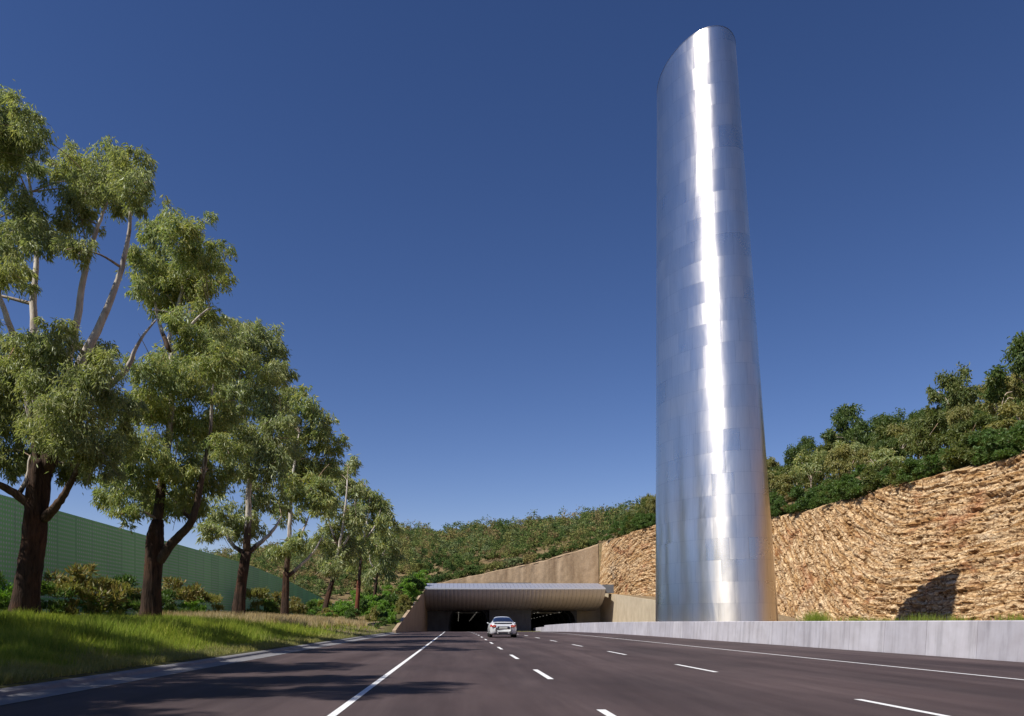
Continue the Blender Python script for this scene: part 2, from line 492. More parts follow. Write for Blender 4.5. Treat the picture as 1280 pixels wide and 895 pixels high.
def batter(y):
    return np.interp(y, [-80, 77, 112, 145, 168, 400], [4.5, 4.5, 4.2, 2.6, 1.0, 1.0])
WALLY = 167.0
def pwall_top(x):
    return np.interp(x, [-4.2, 6.3, 18, 29.6], [9.3, 11.5, 14.0, 17.5])

def bank(x, y):
    """left verge, x <= -6.6"""
    d = -6.6 - x
    z = 0.12 + np.interp(d, [0, 1.2, 3.2, 6.0, 8.0, 16, 40, 200], [0, .10, .42, .82, .98, 1.05, .9, .6])
    z = z + (fbm(x * .35, y * .35, 5, 3) - .5) * .25 * smooth(.8, 3, d)
    return z + road_z(y) * smooth(60, 150, y) * .6

def right_hill(x, y):
    u = x - (cliff_x(y) + batter(y))
    rise = np.interp(u, [-50, 0, 2.5, 12, 28, 40, 70, 200, 600], [0, 0, .6, 5.0, 11.2, 12.4, 12, 9, 0])
    return cliff_top(y) + rise * np.interp(y, [105, 168], [1.0, .40])

def hill_168(x):
    left = np.interp(x, [-600, -120, -60, -25, -14, -8, -4.2, 6.3, 18, 29.6], [2, 2.5, 3, 3.2, 4.5, 7.5, 9.1, 11.3, 13.8, 17.2])
    return np.where(x > 29.6, right_hill(np.maximum(x, 29.6), 168.0), left)
def hill_330(x):
    return np.interp(x, [-800, -300, -150, -100, -60, -22, 25, 70, 110, 200, 800], [2, 8, 17, 24, 30, 36, 38.5, 42, 46, 50, 30])

def land(x, y):
    x = np.asarray(x, float); y = np.asarray(y, float)
    # left
    b = bank(np.minimum(x, -6.6), y)
    ridge = wing_top(y) - .15
    wk = smooth(9.0, 0.0, -6.5 - x) * smooth(WW0, WW0 + 6, y)
    left = b + np.maximum(ridge - b, 0) * wk
    left = left + (hill_168(x) - left) * smooth(135, 168, y) * (x < -6.5)
    # corridor
    cor = road_z(y) - 0.03
    benchz = road_z(y) - 0.03 + .78 * smooth(15.0, 15.2, x) * (1 - smooth(134, 142, y))
    mid = np.where(x < 15.0, cor, benchz)
    upper = np.where((y > RW0) & (x > RWX + .15), rwall_top(y) - .12, mid)
    right = np.where(x > cliff_x(y) + batter(y) + 1.9, right_hill(x, y), upper)
    z = np.where(x < -6.5, left, np.where(x < 29.0, mid, right))
    # far hill
    t = np.clip((y - 168) / (330 - 168), 0, 1)
    far = hill_168(x) * (1 - t) + hill_330(x) * t + 3.0 * (fbm(x * .03, y * .03, 3, 3) - .5) * smooth(168, 200, y)
    far = far * (1 - smooth(340, 700, y)) + 2.0 * smooth(340, 700, y)
    z = np.where(y > WALLY + .4, far, z)
    # beyond the wooded slopes the land flattens out
    return z

def build_ground():
    xs = np.unique(np.concatenate([[-2500,-1500,-900,-600,-400,-300,-220], np.arange(-160, -40, 8.), np.arange(-40, -24, 2.), np.arange(-24, -7, .8),
        [-6.9,-6.55,-6.45], np.arange(-5, 15, 2.5), [14.95,15.25], np.arange(16, 29, 1.5), [29.3,29.62,29.8], np.arange(30, 62, .8), np.arange(62, 120, 3.), [130,150,180,220,300,400,600,900,1500,2500]]))
    ys = np.unique(np.concatenate([[-2500,-1200,-600,-300,-160,-100,-60,-30,-10], np.arange(0, 80, 1.), np.arange(80, 166, 1.5), [166.6,167.2,167.6,168.2], np.arange(170, 350, 4.), [360,380,410,450,500,560,650,800,1100,1600,2500]]))
    X, Y = np.meshgrid(xs, ys)
    Z = land(X, Y)
    v = np.stack([X.ravel(), Y.ravel(), Z.ravel()], 1)
    nx, ny = len(xs), len(ys)
    i, j = np.meshgrid(np.arange(nx - 1), np.arange(ny - 1))
    f = np.stack([j*nx+i, j*nx+i+1, (j+1)*nx+i+1, (j+1)*nx+i], -1).reshape(-1, 4)
    c = v[f].mean(1); dz = np.ptp(v[f][:, :, 2], axis=1)
    drop = (c[:, 0] > -6.45) & (c[:, 0] < 29.7) & (c[:, 1] > 160) & (c[:, 1] < 169) & (dz > 1.5)
    f = f[~drop]
    me = mesh_np('ground', v, f, M['ground'], True)
    x, y = v[:, 0], v[:, 1]
    colr = np.tile(np.array([.085, .085, .035]), (len(v), 1))                 # verge soil and grass base
    hill = (y > WALLY) | (x > cliff_x(y) + 2)
    colr[hill] = (.17, .125, .07)
    dry = (smooth(40, 55, y) * smooth(110, 95, y) * smooth(-7.0, -8.5, x) * (x > -17))[:, None]
    colr = colr * (1 - dry) + np.array([.20, .155, .10]) * dry
    bench = (x > 15) & (x < cliff_x(y) + 2) & (y < WALLY)
    colr[bench] = (.26, .20, .13)
    lay = me.color_attributes.new('soil', 'FLOAT_COLOR', 'POINT')
    lay.data.foreach_set('color', np.concatenate([colr, np.ones((len(v), 1))], 1).astype(np.float32).ravel())
    o = obj('ground', me)
    tag(o, 'grassy verge and dry brown hill slopes around the road', 'ground', kind='structure')
build_ground()

# ------------------------------------------------------------------ road, kerb, markings
YS = np.concatenate([[-300, -150, -60, -20], np.arange(0, 60, 6.), np.arange(60, 175, 3.)])
def strip(name, xa, xb, dz, mat, parent=None, ys=YS, follow=True):
    rows = []
    for y in ys:
        k = float(road_dx(y)) if follow else 0.0
        z = float(road_z(y)) + dz
        rows.append([(xa + k, y, z), (xb + k, y, z)])
    return MB().grid(rows).build(name, mat, parent)
road = MB().grid([[(-5.75, y, float(road_z(y))), (14.9, y, float(road_z(y)))] for y in YS]).build('road', M['asphalt'])
tag(road, 'dark purple-grey asphalt motorway leading into the tunnel', 'road', kind='structure')
def marking(xc, y0, y1, w=.13, name='lane_line'):
    n = max(2, int((y1 - y0) / 3) + 1)
    ys = np.linspace(y0, y1, n)
    return strip(name, xc - w/2, xc + w/2, .005, M['paint'], road, ys)
marking(-1.41, -60, 172, .10, 'edge_line')
marking(10.32, -60, 158, .10, 'edge_line')
for k in range(-2, 17):
    y1 = 9.6 + 8.15 * k
    marking(1.72, y1 - 3.0, y1, .11)
for k in range(-2, 14):
    y1 = 10.9 + 9.05 * k
    marking(5.45, y1 - 3.1, y1, .11)

def sweep(name, prof, mat, ys, parent=None, follow=False, sm=False):
    """profile [(x,z)...] carried along the road"""
    rows = []
    for y in ys:
        k = float(road_dx(y)) if follow else 0.0
        rows.append([(x + k, y, z + float(road_z(y))) for x, z in prof])
    return MB().grid(rows).build(name, mat, parent, sm)
KY = np.concatenate([[-120, -60, -20], np.arange(0, 60, 3.), np.arange(60, 161, 3.)])
gut = sweep('gutter', [(-5.748, .006), (-6.25, .012), (-6.30, .03)], M['concrete_kerb'], KY)
tag(gut, 'grey concrete gutter strip along the left road edge', 'gutter', kind='structure')
kerb = sweep('kerb', [(-6.29, .0), (-6.33, .075), (-6.37, .098), (-6.56, .105), (-6.60, .09), (-6.60, -.05)], M['concrete_kerb'], KY)
tag(kerb, 'low grey concrete kerb between gutter and grass', 'kerb', kind='structure')

# ------------------------------------------------------------------ concrete barrier right of the road
bar = empty('concrete_barrier', (14.9, 20, 0))
tag(bar, 'long pale concrete barrier of vertical panels along right road edge', 'barrier')
def barrier_panel(y0, y1, h):
    b = MB(); rows = []
    for y in (y0 + .012, y1 - .012):
        z = float(road_z(y))
        hh = h
        rows.append([(14.90-14.9, y-20, z-.05), (14.902-14.9, y-20, z+.05), (14.93-14.9, y-20, z+.45), (14.965-14.9, y-20, z+hh-.025), (15.0-14.9, y-20, z+hh), (15.2-14.9, y-20, z+hh), (15.22-14.9, y-20, z+hh-.03), (15.22-14.9, y-20, z-.05)])
    n = 8
    b.grid(rows); b.f.append(tuple(range(n))); b.f.append(tuple(range(n, 2*n))[::-1])
    return b.build('panel', M['concrete'], bar)
y = 3.0
while y < 137:
    barrier_panel(y, y + 2.5, 1.105 if y < 100 else 1.105); y += 2.5
yb = y
lowb = empty('low_barrier', (14.9, yb, 0))
tag(lowb, 'short lower concrete barrier section in front of the right tunnel mouth', 'barrier')
for k in range(8):
    b = MB(); y0 = yb + k*2.5; z = float(road_z(y0 + 1.2))
    b.box(14.95-14.9, 15.2-14.9, y0+.012-yb, y0+2.488-yb, z-.1, z+.85)
    b.build('panel', M['concrete'], lowb)

# ------------------------------------------------------------------ tower
TX0, TY0, TX1, TY1, TA, TK, TTH, TR = 19.76, 61.6, 17.818, 60.477, 5.382, .398, math.radians(-60), .60
TZ0, TGX, TGY = 42.789, -.208, -.423
def tower_pt(t, z, off=0.0):
    q = z / 47.0; s = 1 - TK * q
    ca, sb = np.cos(t), np.sin(t)
    u = np.array([math.cos(TTH), math.sin(TTH)]); v = np.array([-math.sin(TTH), math.cos(TTH)])
    nx_, ny_ = ca / TA, sb / (TA * TR)
    ln = np.sqrt(nx_**2 + ny_**2); nx_, ny_ = nx_ / ln, ny_ / ln
    du, dv = s * TA * ca + off * nx_, s * TA * TR * sb + off * ny_
    x = TX0 + (TX1 - TX0) * q + du * u[0] + dv * v[0]
    y = TY0 + (TY1 - TY0) * q + du * u[1] + dv * v[1]
    n = np.stack([nx_ * u[0] + ny_ * v[0], nx_ * u[1] + ny_ * v[1], np.full_like(np.asarray(t, float), .06)], -1)
    return np.stack([x, y, np.broadcast_to(z, np.shape(x)).astype(float)], -1), n
def tower_cut(t):
    z = np.full(np.shape(t), 45.0)
    for _ in range(8):
        q = z / 47.0
        p, _n = tower_pt(t, z)
        z = TZ0 + TGX * (p[..., 0] - (TX0 + (TX1-TX0)*q)) + TGY * (p[..., 1] - (TY0 + (TY1-TY0)*q))
    return z
def build_tower():
    base = np.array([TX0, TY0, .75])
    root = empty('ventilation_tower', base)
    tag(root, 'tall leaning brushed steel ventilation tower with slanted top behind the barrier', 'tower')
    tt = np.linspace(0, 2*math.pi, 2001)
    pp, _ = tower_pt(tt, np.full_like(tt, 10.0))
    arc = np.concatenate([[0], np.cumsum(np.hypot(*(np.diff(pp[:, :2], axis=0).T)))])
    t_of = lambda a: np.interp(np.mod(a, 1.0) * arc[-1], arc, tt) + 2*math.pi*np.floor(a)
    r = rnd(11)
    # core
    ct = np.linspace(0, 2*math.pi, 96, endpoint=False)
    cz = tower_cut(ct)
    rows = []
    for fz in np.linspace(0, 1, 12):
        z = .3 + (cz - .05 - .3) * fz
        rows.append(tower_pt(ct, z, -.06)[0] - base)
    b = MB().grid(rows, True); b.f.append(tuple(range(11*96, 12*96)))
    b.build('core', M['steel_core'], root)
    # plinth
    rows = [tower_pt(ct, np.full_like(ct, z), o)[0] - base for z, o in ((.3, .35), (.80, .35), (.86, .30), (.86, -.1))]
    MB().grid(rows, True).build('plinth', M['concrete_grey'], root)
    # rim
    rows = [tower_pt(ct, cz + a, o)[0] - base for a, o in ((-.03, .012), (.012, .012), (.016, .0), (.01, -.12), (-.4, -.14))]
    MB().grid(rows, True).build('rim', M['steel'], root, True)
    nrow, ncol = 31, 14
    zs = .87 + (49.2 - .87) * np.linspace(0, 1, nrow + 1)
    rear_v, rear_f = [], []
    nseg = 6
    for i in range(nrow):
        sh = (.5 if i % 2 else 0) / ncol + r.uniform(-.006, .006)
        cuts = np.arange(ncol + 1) / ncol + sh
        cuts[1:-1] += r.uniform(-.27, .27, ncol - 1) / ncol
        cuts[-1] = cuts[0] + 1
        for j in range(ncol):
            g = .00016
            a = np.linspace(cuts[j] + g, cuts[j+1] - g, nseg + 1)
            t = t_of(a)
            top = np.minimum(zs[i+1] - .003, tower_cut(t))
            z0 = zs[i] + .003
            if (top <= z0 + .02).all(): continue
            top = np.maximum(top, z0 + .001)
            tx, tz = r.normal(0, .016), r.normal(0, .003)
            vs, ns = [], []
            for fz in (0, .5, 1):
                z = z0 + (top - z0) * fz
                p, n = tower_pt(t, z)
                tang = np.stack([-n[:, 1], n[:, 0], np.zeros(len(t))], -1)
                n = n + tang * tx + np.array([0, 0, 1]) * tz
                # very slight pillowing of the sheet
                n = n + np.array([0, 0, 1]) * (fz - .5) * .002 + tang * (np.linspace(-1, 1, nseg+1)[:, None]) * .001
                vs.append(p - base); ns.append(n / np.linalg.norm(n, axis=1, keepdims=True))
            vs = np.concatenate(vs); ns = np.concatenate(ns)
            m_ = nseg + 1
            fs = np.array([[q*m_+k, q*m_+k+1, (q+1)*m_+k+1, (q+1)*m_+k] for q in range(2) for k in range(nseg)])
            mid = vs[m_ + nseg//2] + base; nm = ns[m_ + nseg//2]
            view = np.array([0, 0, 1.0]) - mid; view /= np.linalg.norm(view)
            if nm @ view > -.12:
                me = mesh_np('panel', vs, fs, M['steel'], True)
                me.normals_split_custom_set_from_vertices(ns.tolist())
                obj('panel', me, root)
            else:
                rear_f.append(fs + sum(len(q) for q in rear_v)); rear_v.append(vs)
    me = mesh_np('rear_panels', np.concatenate(rear_v), np.concatenate(rear_f), M['steel'], True)
    o = obj('rear_panels', me, root); tag(o, kind='stuff')
    # small bracket near the foot, left side
    tb = np.array([math.pi * 1.02])
    return root
build_tower()

# ------------------------------------------------------------------ rock cliff
def build_cliff():
    ys = np.concatenate([np.arange(-20, 40, .5), np.arange(40, 168.2, .17)])
    nz = 96
    fz = np.linspace(0, 1, nz)
    Yg, Fg = np.meshgrid(ys, fz)
    x0 = cliff_x(Yg); zb = np.where(Yg > RW0 - 1, rwall_top(Yg) - .5, .3)
    zt = cliff_top(Yg)
    Zg = zb + (zt - zb) * Fg
    s = Yg
    # fold: beds dip steeply far away, lie flat near the camera
    def fold(yv):
        yy = np.linspace(-30, 175, 800)
        slope = np.interp(yy, [-30, 70, 80, 92, 104, 130, 150, 175], [.10, .12, -.12, -.55, -.85, -.75, .3, .8])
        return np.interp(yv, yy, np.cumsum(slope) * (yy[1] - yy[0]))
    V = Zg + fold(s) + 1.2 * (fbm(s * .12, Zg * .12, 21, 3) - .5)
    U = s
    wob = V + .30 * (fbm(U * .5, V * .9, 9, 3) - .5)
    bed = fbm(wob * 3.6, U * .11 + 3, 31, 3)                     # ledges along the beds
    fine = fbm(U * .9, wob * 5.0, 41, 4)
    jn = np.abs(fbm(U * 1.5 + .6 * V, V * .5, 51, 3) - .5) * 2   # cross joints
    chunky = vnoise(np.floor(U * .9 + 1.6 * vnoise(U * .4, V * .8, 61)) * 7.3, np.floor(wob * 2.2) * 5.7, 71)
    chunk2 = vnoise(np.floor(U * .55 + 1.2 * vnoise(U * .2, V * .3, 62)) * 7.3, np.floor(wob * .9) * 5.7, 72)
    big = fbm(U * .07, Zg * .09, 81, 3) - .5
    disp = (bed - .5) * .46 + (fine - .5) * .45 + (chunky - .5) * .24 + (chunk2 - .5) * .25 - .34 * np.exp(-(jn / .05) ** 2) + big * 1.2
    edge = smooth(0, .06, Fg) * .7 + .3
    Xg = x0 + batter(Yg) * Fg - disp * edge * np.where(Yg > 160, smooth(168.2, 160, Yg), 1)
    Zg = Zg + (chunky - .5) * .12 + np.where(Fg > .97, (fbm(s * .5, s * 0, 13, 3) - .5) * .6, 0)
    # rounded crest running back onto the slope
    back = []
    Xb = x0[-1] + batter(ys) + 3.2; Zb = zt[-1] + 1.2
    Xg = np.vstack([Xg, Xb]); Zg = np.vstack([Zg, Zb]); Yg = np.vstack([Yg, Yg[-1]]); U = np.vstack([U, U[-1]]); V = np.vstack([V, V[-1] + .5])
    nzz = nz + 1; ny = len(ys)
    v = np.stack([Xg.ravel(), Yg.ravel(), Zg.ravel()], 1)
    i, j = np.meshgrid(np.arange(ny - 1), np.arange(nzz - 1))
    f = np.stack([j*ny+i, (j+1)*ny+i, (j+1)*ny+i+1, j*ny+i+1], -1).reshape(-1, 4)
    me = mesh_np('rock_cliff', v, f, M['rock'], False)
    uvl = me.uv_layers.new(name='strata')
    li = np.empty(len(me.loops), np.int32); me.loops.foreach_get('vertex_index', li)
    uv = np.stack([U.ravel(), V.ravel()], 1)[li]
    uvl.data.foreach_set('uv', uv.astype(np.float32).ravel())
    o = obj('rock_cliff', me)
    tag(o, 'sunlit tan and orange layered rock cutting above the barrier', 'cliff', kind='structure')
build_cliff()

# ------------------------------------------------------------------ portal
def wall_poly(name, pts, axis, a, b, mat, parent=None):
    """outline extruded between a and b along axis"""
    n = len(pts); bld = MB()
    mk = (lambda p, k: (p[0], k, p[1])) if axis == 'y' else (lambda p, k: (k, p[0], p[1]))
    vs = [mk(p, a) for p in pts] + [mk(p, b) for p in pts]
    fs = [tuple(range(n))[::-1], tuple(range(n, 2*n))] + [(i, (i+1) % n, n+(i+1) % n, n+i) for i in range(n)]
    return bld.add(vs, fs).build(name, mat, parent)

def arch_pts(xc, w, zf, h, n=22):
    """tunnel outline: straight-ish splayed side, round crown"""
    pts = []
    for t in np.linspace(0, math.pi, n):
        c, s_ = math.cos(t), math.sin(t)
        x = w/2 * math.copysign(abs(c) ** .55, c); z = h * (abs(s_) ** .62)
        pts.append((xc + x, zf + z))
    return pts[::-1]
PY = 165.0                                              # headwall plane
ZF = float(road_z(PY))
TUN = [(2.15, 8.0, 5.0), (19.6, 9.6, 5.0)]              # centre x, width, height
def headwall():
    root = empty('portal_headwall', (11, PY, ZF))
    tag(root, 'dark grey concrete headwall with two arched tunnel mouths under the canopy', 'portal')
    L = np.array([11, PY, ZF])
    def panel(x0, x1, arch=None, name='wall_panel', y0=PY, y1=PY+1.2, ztop=9.0, mat='concrete_grey'):
        b = MB()
        if arch is None:
            b.box(x0-L[0], x1-L[0], y0-L[1], y1-L[1], -.6, ztop-ZF)
        else:
            ap = arch_pts(*arch); 
            top = [(x0 + (x1-x0)*i/(len(ap)-1), ztop) for i in range(len(ap))]
            for yy in (y0, y1):
                b.grid([[(p[0]-L[0], yy-L[1], p[1]-ZF) for p in ap], [(p[0]-L[0], yy-L[1], p[1]-ZF) for p in top]])
            b.grid([[(p[0]-L[0], y0-L[1], p[1]-ZF) for p in ap], [(p[0]-L[0], y1-L[1], p[1]-ZF) for p in ap]])
            for sx, a in ((x0, ap[0]), (x1, ap[-1])):
                b.add([(sx-L[0], y0-L[1], -.6), (a[0]-L[0], y0-L[1], -.6), (a[0]-L[0], y0-L[1], a[1]-ZF), (sx-L[0], y0-L[1], ztop-ZF)], [(0,1,2,3)])
        return b.build(name, M[mat], root)
    panel(-6.2, -1.95, name='side_pier', y0=PY-1.0)
    panel(-1.95, 6.35, (TUN[0][0], TUN[0][1], ZF, TUN[0][2]), 'tunnel_face')
    panel(6.35, 14.7, name='centre_pier', y0=PY-5.0)
    panel(14.7, 24.6, (TUN[1][0], TUN[1][1], ZF, TUN[1][2]), 'tunnel_face')
    panel(24.6, 29.45, name='side_wall', mat='concrete_tan')
    # service door on the centre pier
    d = MB().box(9.2-L[0], 10.3-L[0], PY-5.05-L[1], PY-4.99-L[1], .25, 2.4).build('door', M['dark_steel'], root)
    MB().box(10.1-L[0], 10.2-L[0], PY-5.09-L[1], PY-5.05-L[1], 1.2, 1.35).build('handle', M['alloy'], d)
headwall()
def tunnel(i, label):
    xc, w, h = TUN[i]
    root = empty('tunnel', (xc, PY, ZF))
    tag(root, label, 'tunnel')
    ap = arch_pts(xc, w - .02, ZF, h)
    ys = np.linspace(PY + .05, PY + 140, 30)
    rows = [[(p[0]-xc, y-PY, p[1]-ZF + float(road_z(y))-ZF) for p in ap] for y in ys]
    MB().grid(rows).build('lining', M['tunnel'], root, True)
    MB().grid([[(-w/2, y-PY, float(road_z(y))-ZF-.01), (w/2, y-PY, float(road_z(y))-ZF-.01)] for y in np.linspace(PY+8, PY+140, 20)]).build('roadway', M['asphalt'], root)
    e = rows[-1]; b = MB(); b.add(e, [tuple(range(len(e)))]); b.build('dark_end', M['black'], root)  # black sheet closing the tube, painted as the unlit depth of the bore
    for k in range(8):
        y = 6 + k * 9.0; z = float(road_z(PY + y)) - ZF
        b = MB(); rp = []
        for s_, dd in ((1.0, 0), (.955, 0), (.955, .7), (1.0, .7)):
            rp.append([((p[0]-xc)*s_, y + dd, (p[1]-ZF)*s_ + z) for p in ap])
        b.grid(rp); b.build('rib', M['concrete_grey'], root)
    for k in range(14):
        y = 7 + k * 8.0; z = float(road_z(PY + y)) - ZF
        for sx in (-1, 1):
            MB().box(sx*w*.24-.07, sx*w*.24+.07, y, y+1.2, h*.86+z, h*.86+z+.08).build('lamp', M['lamp'], root)
    # sign gantry frame just inside the mouth
    b = MB()
    b.box(-2.9, 2.9, 8.0, 8.3, 4.05, 4.30); b.box(-2.2, 2.2, 11.0, 11.2, 3.9, 4.05)
    for sx in (-1, 1): b.box(sx*2.9-.12, sx*2.9+.12, 8.0, 8.3, 4.3, 4.9); b.box(sx*2.2-.08, sx*2.2+.08, 11.0, 11.2, 4.05, 4.6)
    b.build('gantry', M['white_beam'], root)
tunnel(0, 'left dark arched tunnel the car is heading for, white gantry inside')
tunnel(1, 'right dark arched tunnel behind the low barrier end')

def canopy():
    root = empty('portal_canopy', (10.6, 150, 4))
    tag(root, 'long curved ribbed metal canopy over both tunnel mouths', 'canopy')
    X0, X1 = -6.15, 27.75
    O = np.array([10.6, 150, 4])
    # profile in (y,z): soffit back edge -> bulging underside -> lip -> top surface -> back
    ctrl = np.array([(163.2, 3.45), (159.6, 3.62), (155.6, 4.15), (152.6, 5.0), (150.75, 6.15), (150.05, 7.28)])
    tt = np.linspace(0, 1, len(ctrl)); ti = np.linspace(0, 1, 13)
    def cat(c):
        c = np.vstack([2*c[0]-c[1], c, 2*c[-1]-c[-2]]); o = []
        for q in ti:
            k = min(int(q * (len(c) - 3)), len(c) - 4); u = q * (len(c) - 3) - k
            a, b_, c_, d = c[k:k+4]
            o.append(.5*((2*b_) + (c_-a)*u + (2*a-5*b_+4*c_-d)*u*u + (3*b_-a-3*c_+d)*u**3))
        return np.array(o)
    under = cat(ctrl)
    top = np.array([(150.2, 7.50), (152.5, 7.95), (155.5, 8.45), (158.6, 8.80)])
    n = 44
    w = (X1 - X0) / n
    for k in range(n):                     # underside sheets, each slightly curved across with a recessed joint
        b = MB(); rows = []
        xa, xb = X0 + k*w + .015, X0 + (k+1)*w - .015
        for f_ in (0, .25, .5, .75, 1):
            x = xa + (xb - xa) * f_; d = .035 * (1 - (2*f_-1)**2)
            rows.append([(x-O[0], p[0]-d*.6-O[1], p[1]-d-O[2]) for p in under])
        b.grid(rows).build('soffit_panel', M['steel_canopy'], root, True)
        b = MB().grid([[(x-O[0], p[0]-O[1], p[1]-O[2]) for p in top] for x in (xa, xb)])
        b.build('roof_panel', M['steel_roof'], root)
    b = MB().grid([[(x-O[0], p[0]+.12-O[1], p[1]+.12-O[2]) for p in under] for x in (X0+.02, X1-.02)])
    b.build('backing', M['dark_steel'], root)
    MB().box(X0-.02-O[0], X1+.02-O[0], 149.98-O[1], 150.22-O[1], 7.26-O[2], 7.53-O[2]).build('lip', M['steel_lip'], root)
    prof = np.vstack([under, top, [(163.2, 8.9)]])
    for x, s_ in ((X0 - .02, 1), (X1 + .02, -1)):
        b = MB(); b.add([(x-O[0], p[0]-O[1], p[1]-O[2]) for p in prof] + [(x+.05*s_-O[0], p[0]-O[1], p[1]-O[2]) for p in prof],
                        [tuple(range(len(prof))), tuple(range(len(prof), 2*len(prof)))[::-1]])
        b.build('end_plate', M['steel_canopy'], root)
    MB().box(X0-O[0], X1-O[0], 158.6-O[1], 166.9-O[1], 8.6-O[2], 8.78-O[2]).build('roof_deck', M['concrete_grey'], root)
    # cross beam carrying the canopy, its ends showing left and right
    for x0, x1, z0, z1 in ((-7.9, -6.2, 5.9, 7.4), (27.8, 29.9, 6.7, 8.3)):
        MB().box(x0-O[0], x1-O[0], 153.2-O[1], 155.6-O[1], z0-O[2], z1-O[2]).build('beam_end', M['concrete_grey'], root)
canopy()

def upper_wall():
    xs = np.arange(-4.4, 29.7, .3)
    zf = np.linspace(0, 1, 34)
    Xg, Fg = np.meshgrid(xs, zf)
    top = pwall_top(Xg) + (fbm(Xg*.8, Xg*0, 3, 3) - .5) * .35
    Zg = 6.0 + (top - 6.0) * Fg
    Yg = WALLY - .25 * (fbm(Xg * .9, Zg * .12, 77, 4) - .5) * 1.6 - .12 * (fbm(Xg*2.5, Zg*1.2, 78, 3) - .5) + .6 * Fg
    Xg = np.vstack([Xg, Xg[-1:]]); Zg = np.vstack([Zg, Zg[-1:]]); Yg = np.vstack([Yg, Yg[-1:] + 1.2])
    v = np.stack([Xg.ravel(), Yg.ravel(), Zg.ravel()], 1); nx = len(xs)
    i, j = np.meshgrid(np.arange(nx-1), np.arange(len(zf)))
    f = np.stack([j*nx+i, j*nx+i+1, (j+1)*nx+i+1, (j+1)*nx+i], -1).reshape(-1, 4)
    o = obj('retaining_wall', mesh_np('retaining_wall', v, f, M['shotcrete'], True))
    tag(o, 'rough brown sprayed-concrete retaining wall rising above the canopy', 'wall')
upper_wall()
yy = np.linspace(WW0, WW1, 20)
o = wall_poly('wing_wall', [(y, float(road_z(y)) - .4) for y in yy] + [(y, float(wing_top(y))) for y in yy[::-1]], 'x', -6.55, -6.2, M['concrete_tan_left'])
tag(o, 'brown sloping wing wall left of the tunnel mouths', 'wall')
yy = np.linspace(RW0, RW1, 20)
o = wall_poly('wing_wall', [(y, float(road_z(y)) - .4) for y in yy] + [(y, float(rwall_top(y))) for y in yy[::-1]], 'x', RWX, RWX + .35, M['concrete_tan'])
tag(o, 'smooth sand-coloured wing wall right of the canopy, catching its shadow', 'wall')

# ------------------------------------------------------------------ green noise wall
NWX = -25.0
def nw_top(y):
    return np.interp(y, [0, 95, 120, 150, 184], [8.1, 8.0, 7.1, 5.4, 3.6])
nw = empty('noise_wall', (NWX, 40, .8))
tag(nw, 'tall green perforated noise wall behind the roadside trees', 'noise wall')
y = 14.0
while y < 183:
    y1 = min(y + 2.4, 184)
    zb = float(min(bank(np.array(NWX), np.array(y)), land(NWX, y))) - .4 - .8
    b = MB()
    za, zc = float(nw_top(y)) - .8, float(nw_top(y1)) - .8
    b.add([(0, y+.02-40, zb), (0, y1-.02-40, zb), (0, y1-.02-40, zc), (0, y+.02-40, za), (-.12, y+.02-40, zb), (-.12, y1-.02-40, zb), (-.12, y1-.02-40, zc), (-.12, y+.02-40, za)],
          [(0,1,2,3),(7,6,5,4),(0,3,7,4),(1,5,6,2),(3,2,6,7)])
    b.build('panel', M['perforated'], nw)
    MB().box(-.16, .012, y-.05-40, y+.05-40, zb, za + .0).build('post', M['green_post'], nw)
    y += 2.4

# ------------------------------------------------------------------ foliage
def leaf_cloud(centers, dirs, length, width, r):
    """kite-shaped leaves: 4 verts and one quad each"""
    n = len(centers)
    d = dirs / np.linalg.norm(dirs, axis=1, keepdims=True)
    ref = r.normal(size=(n, 3))
    s = np.cross(d, ref); s /= np.linalg.norm(s, axis=1, keepdims=True) + 1e-9
    L = length[:, None]; W = width[:, None]
    nrm = np.cross(d, s)
    p0 = centers; p2 = centers + d * L
    pm = centers + d * L * .45 + nrm * L * .08
    v = np.stack([p0, pm + s * W * .5, p2, pm - s * W * .5], 1).reshape(-1, 3)
    return v, np.arange(4 * n).reshape(-1, 4)

def clump_leaves(c, rad, n, r, length, width, droop=1.0, flat=.8):
    """sprays of leaves hanging from twig ends over a dome"""
    k = max(5, int(n / 55))
    u = r.normal(size=(k, 3)); u /= np.linalg.norm(u, axis=1, keepdims=True)
    u[:, 2] = np.where(u[:, 2] < -.35, -u[:, 2] * .6, u[:, 2])
    rr = rad * (r.uniform(.25, 1, k) ** .55)
    tw = c + u * rr[:, None] * np.array([1, 1, flat])
    idx = r.integers(0, k, n)
    spread = rad * .24
    off = r.normal(size=(n, 3)) * spread * np.array([.9, .9, .75])
    pts = tw[idx] + off
    pts[:, 2] -= np.abs(r.normal(size=n)) * rad * .34 * max(droop, 0)
    out = (pts - c); out[:, 2] *= .3
    out /= np.linalg.norm(out, axis=1, keepdims=True) + 1e-6
    dirs = r.normal(size=(n, 3)) * .55 + out * .45 + np.array([0, 0, -1.0]) * droop
    ln = length * r.uniform(.65, 1.25, n)
    return leaf_cloud(pts, dirs, ln, width * r.uniform(.7, 1.3, n), r)

def join(parts):
    vs, fs, b = [], [], 0
    for v, f in parts:
        vs.append(v); fs.append(f + b); b += len(v)
    return np.concatenate(vs), np.concatenate(fs)

def smooth_path(pts, k=4):
    pts = np.asarray(pts, float)
    if len(pts) < 3: return pts
    c = np.vstack([2*pts[0]-pts[1], pts, 2*pts[-1]-pts[-2]]); o = []
    for i in range(len(pts) - 1):
        a, b, c_, d = c[i:i+4]
        for u in np.linspace(0, 1, k, endpoint=False):
            o.append(.5*((2*b) + (c_-a)*u + (2*a-5*b+4*c_-d)*u*u + (3*b-a-3*c_+d)*u**3))
    o.append(pts[-1]); return np.array(o)

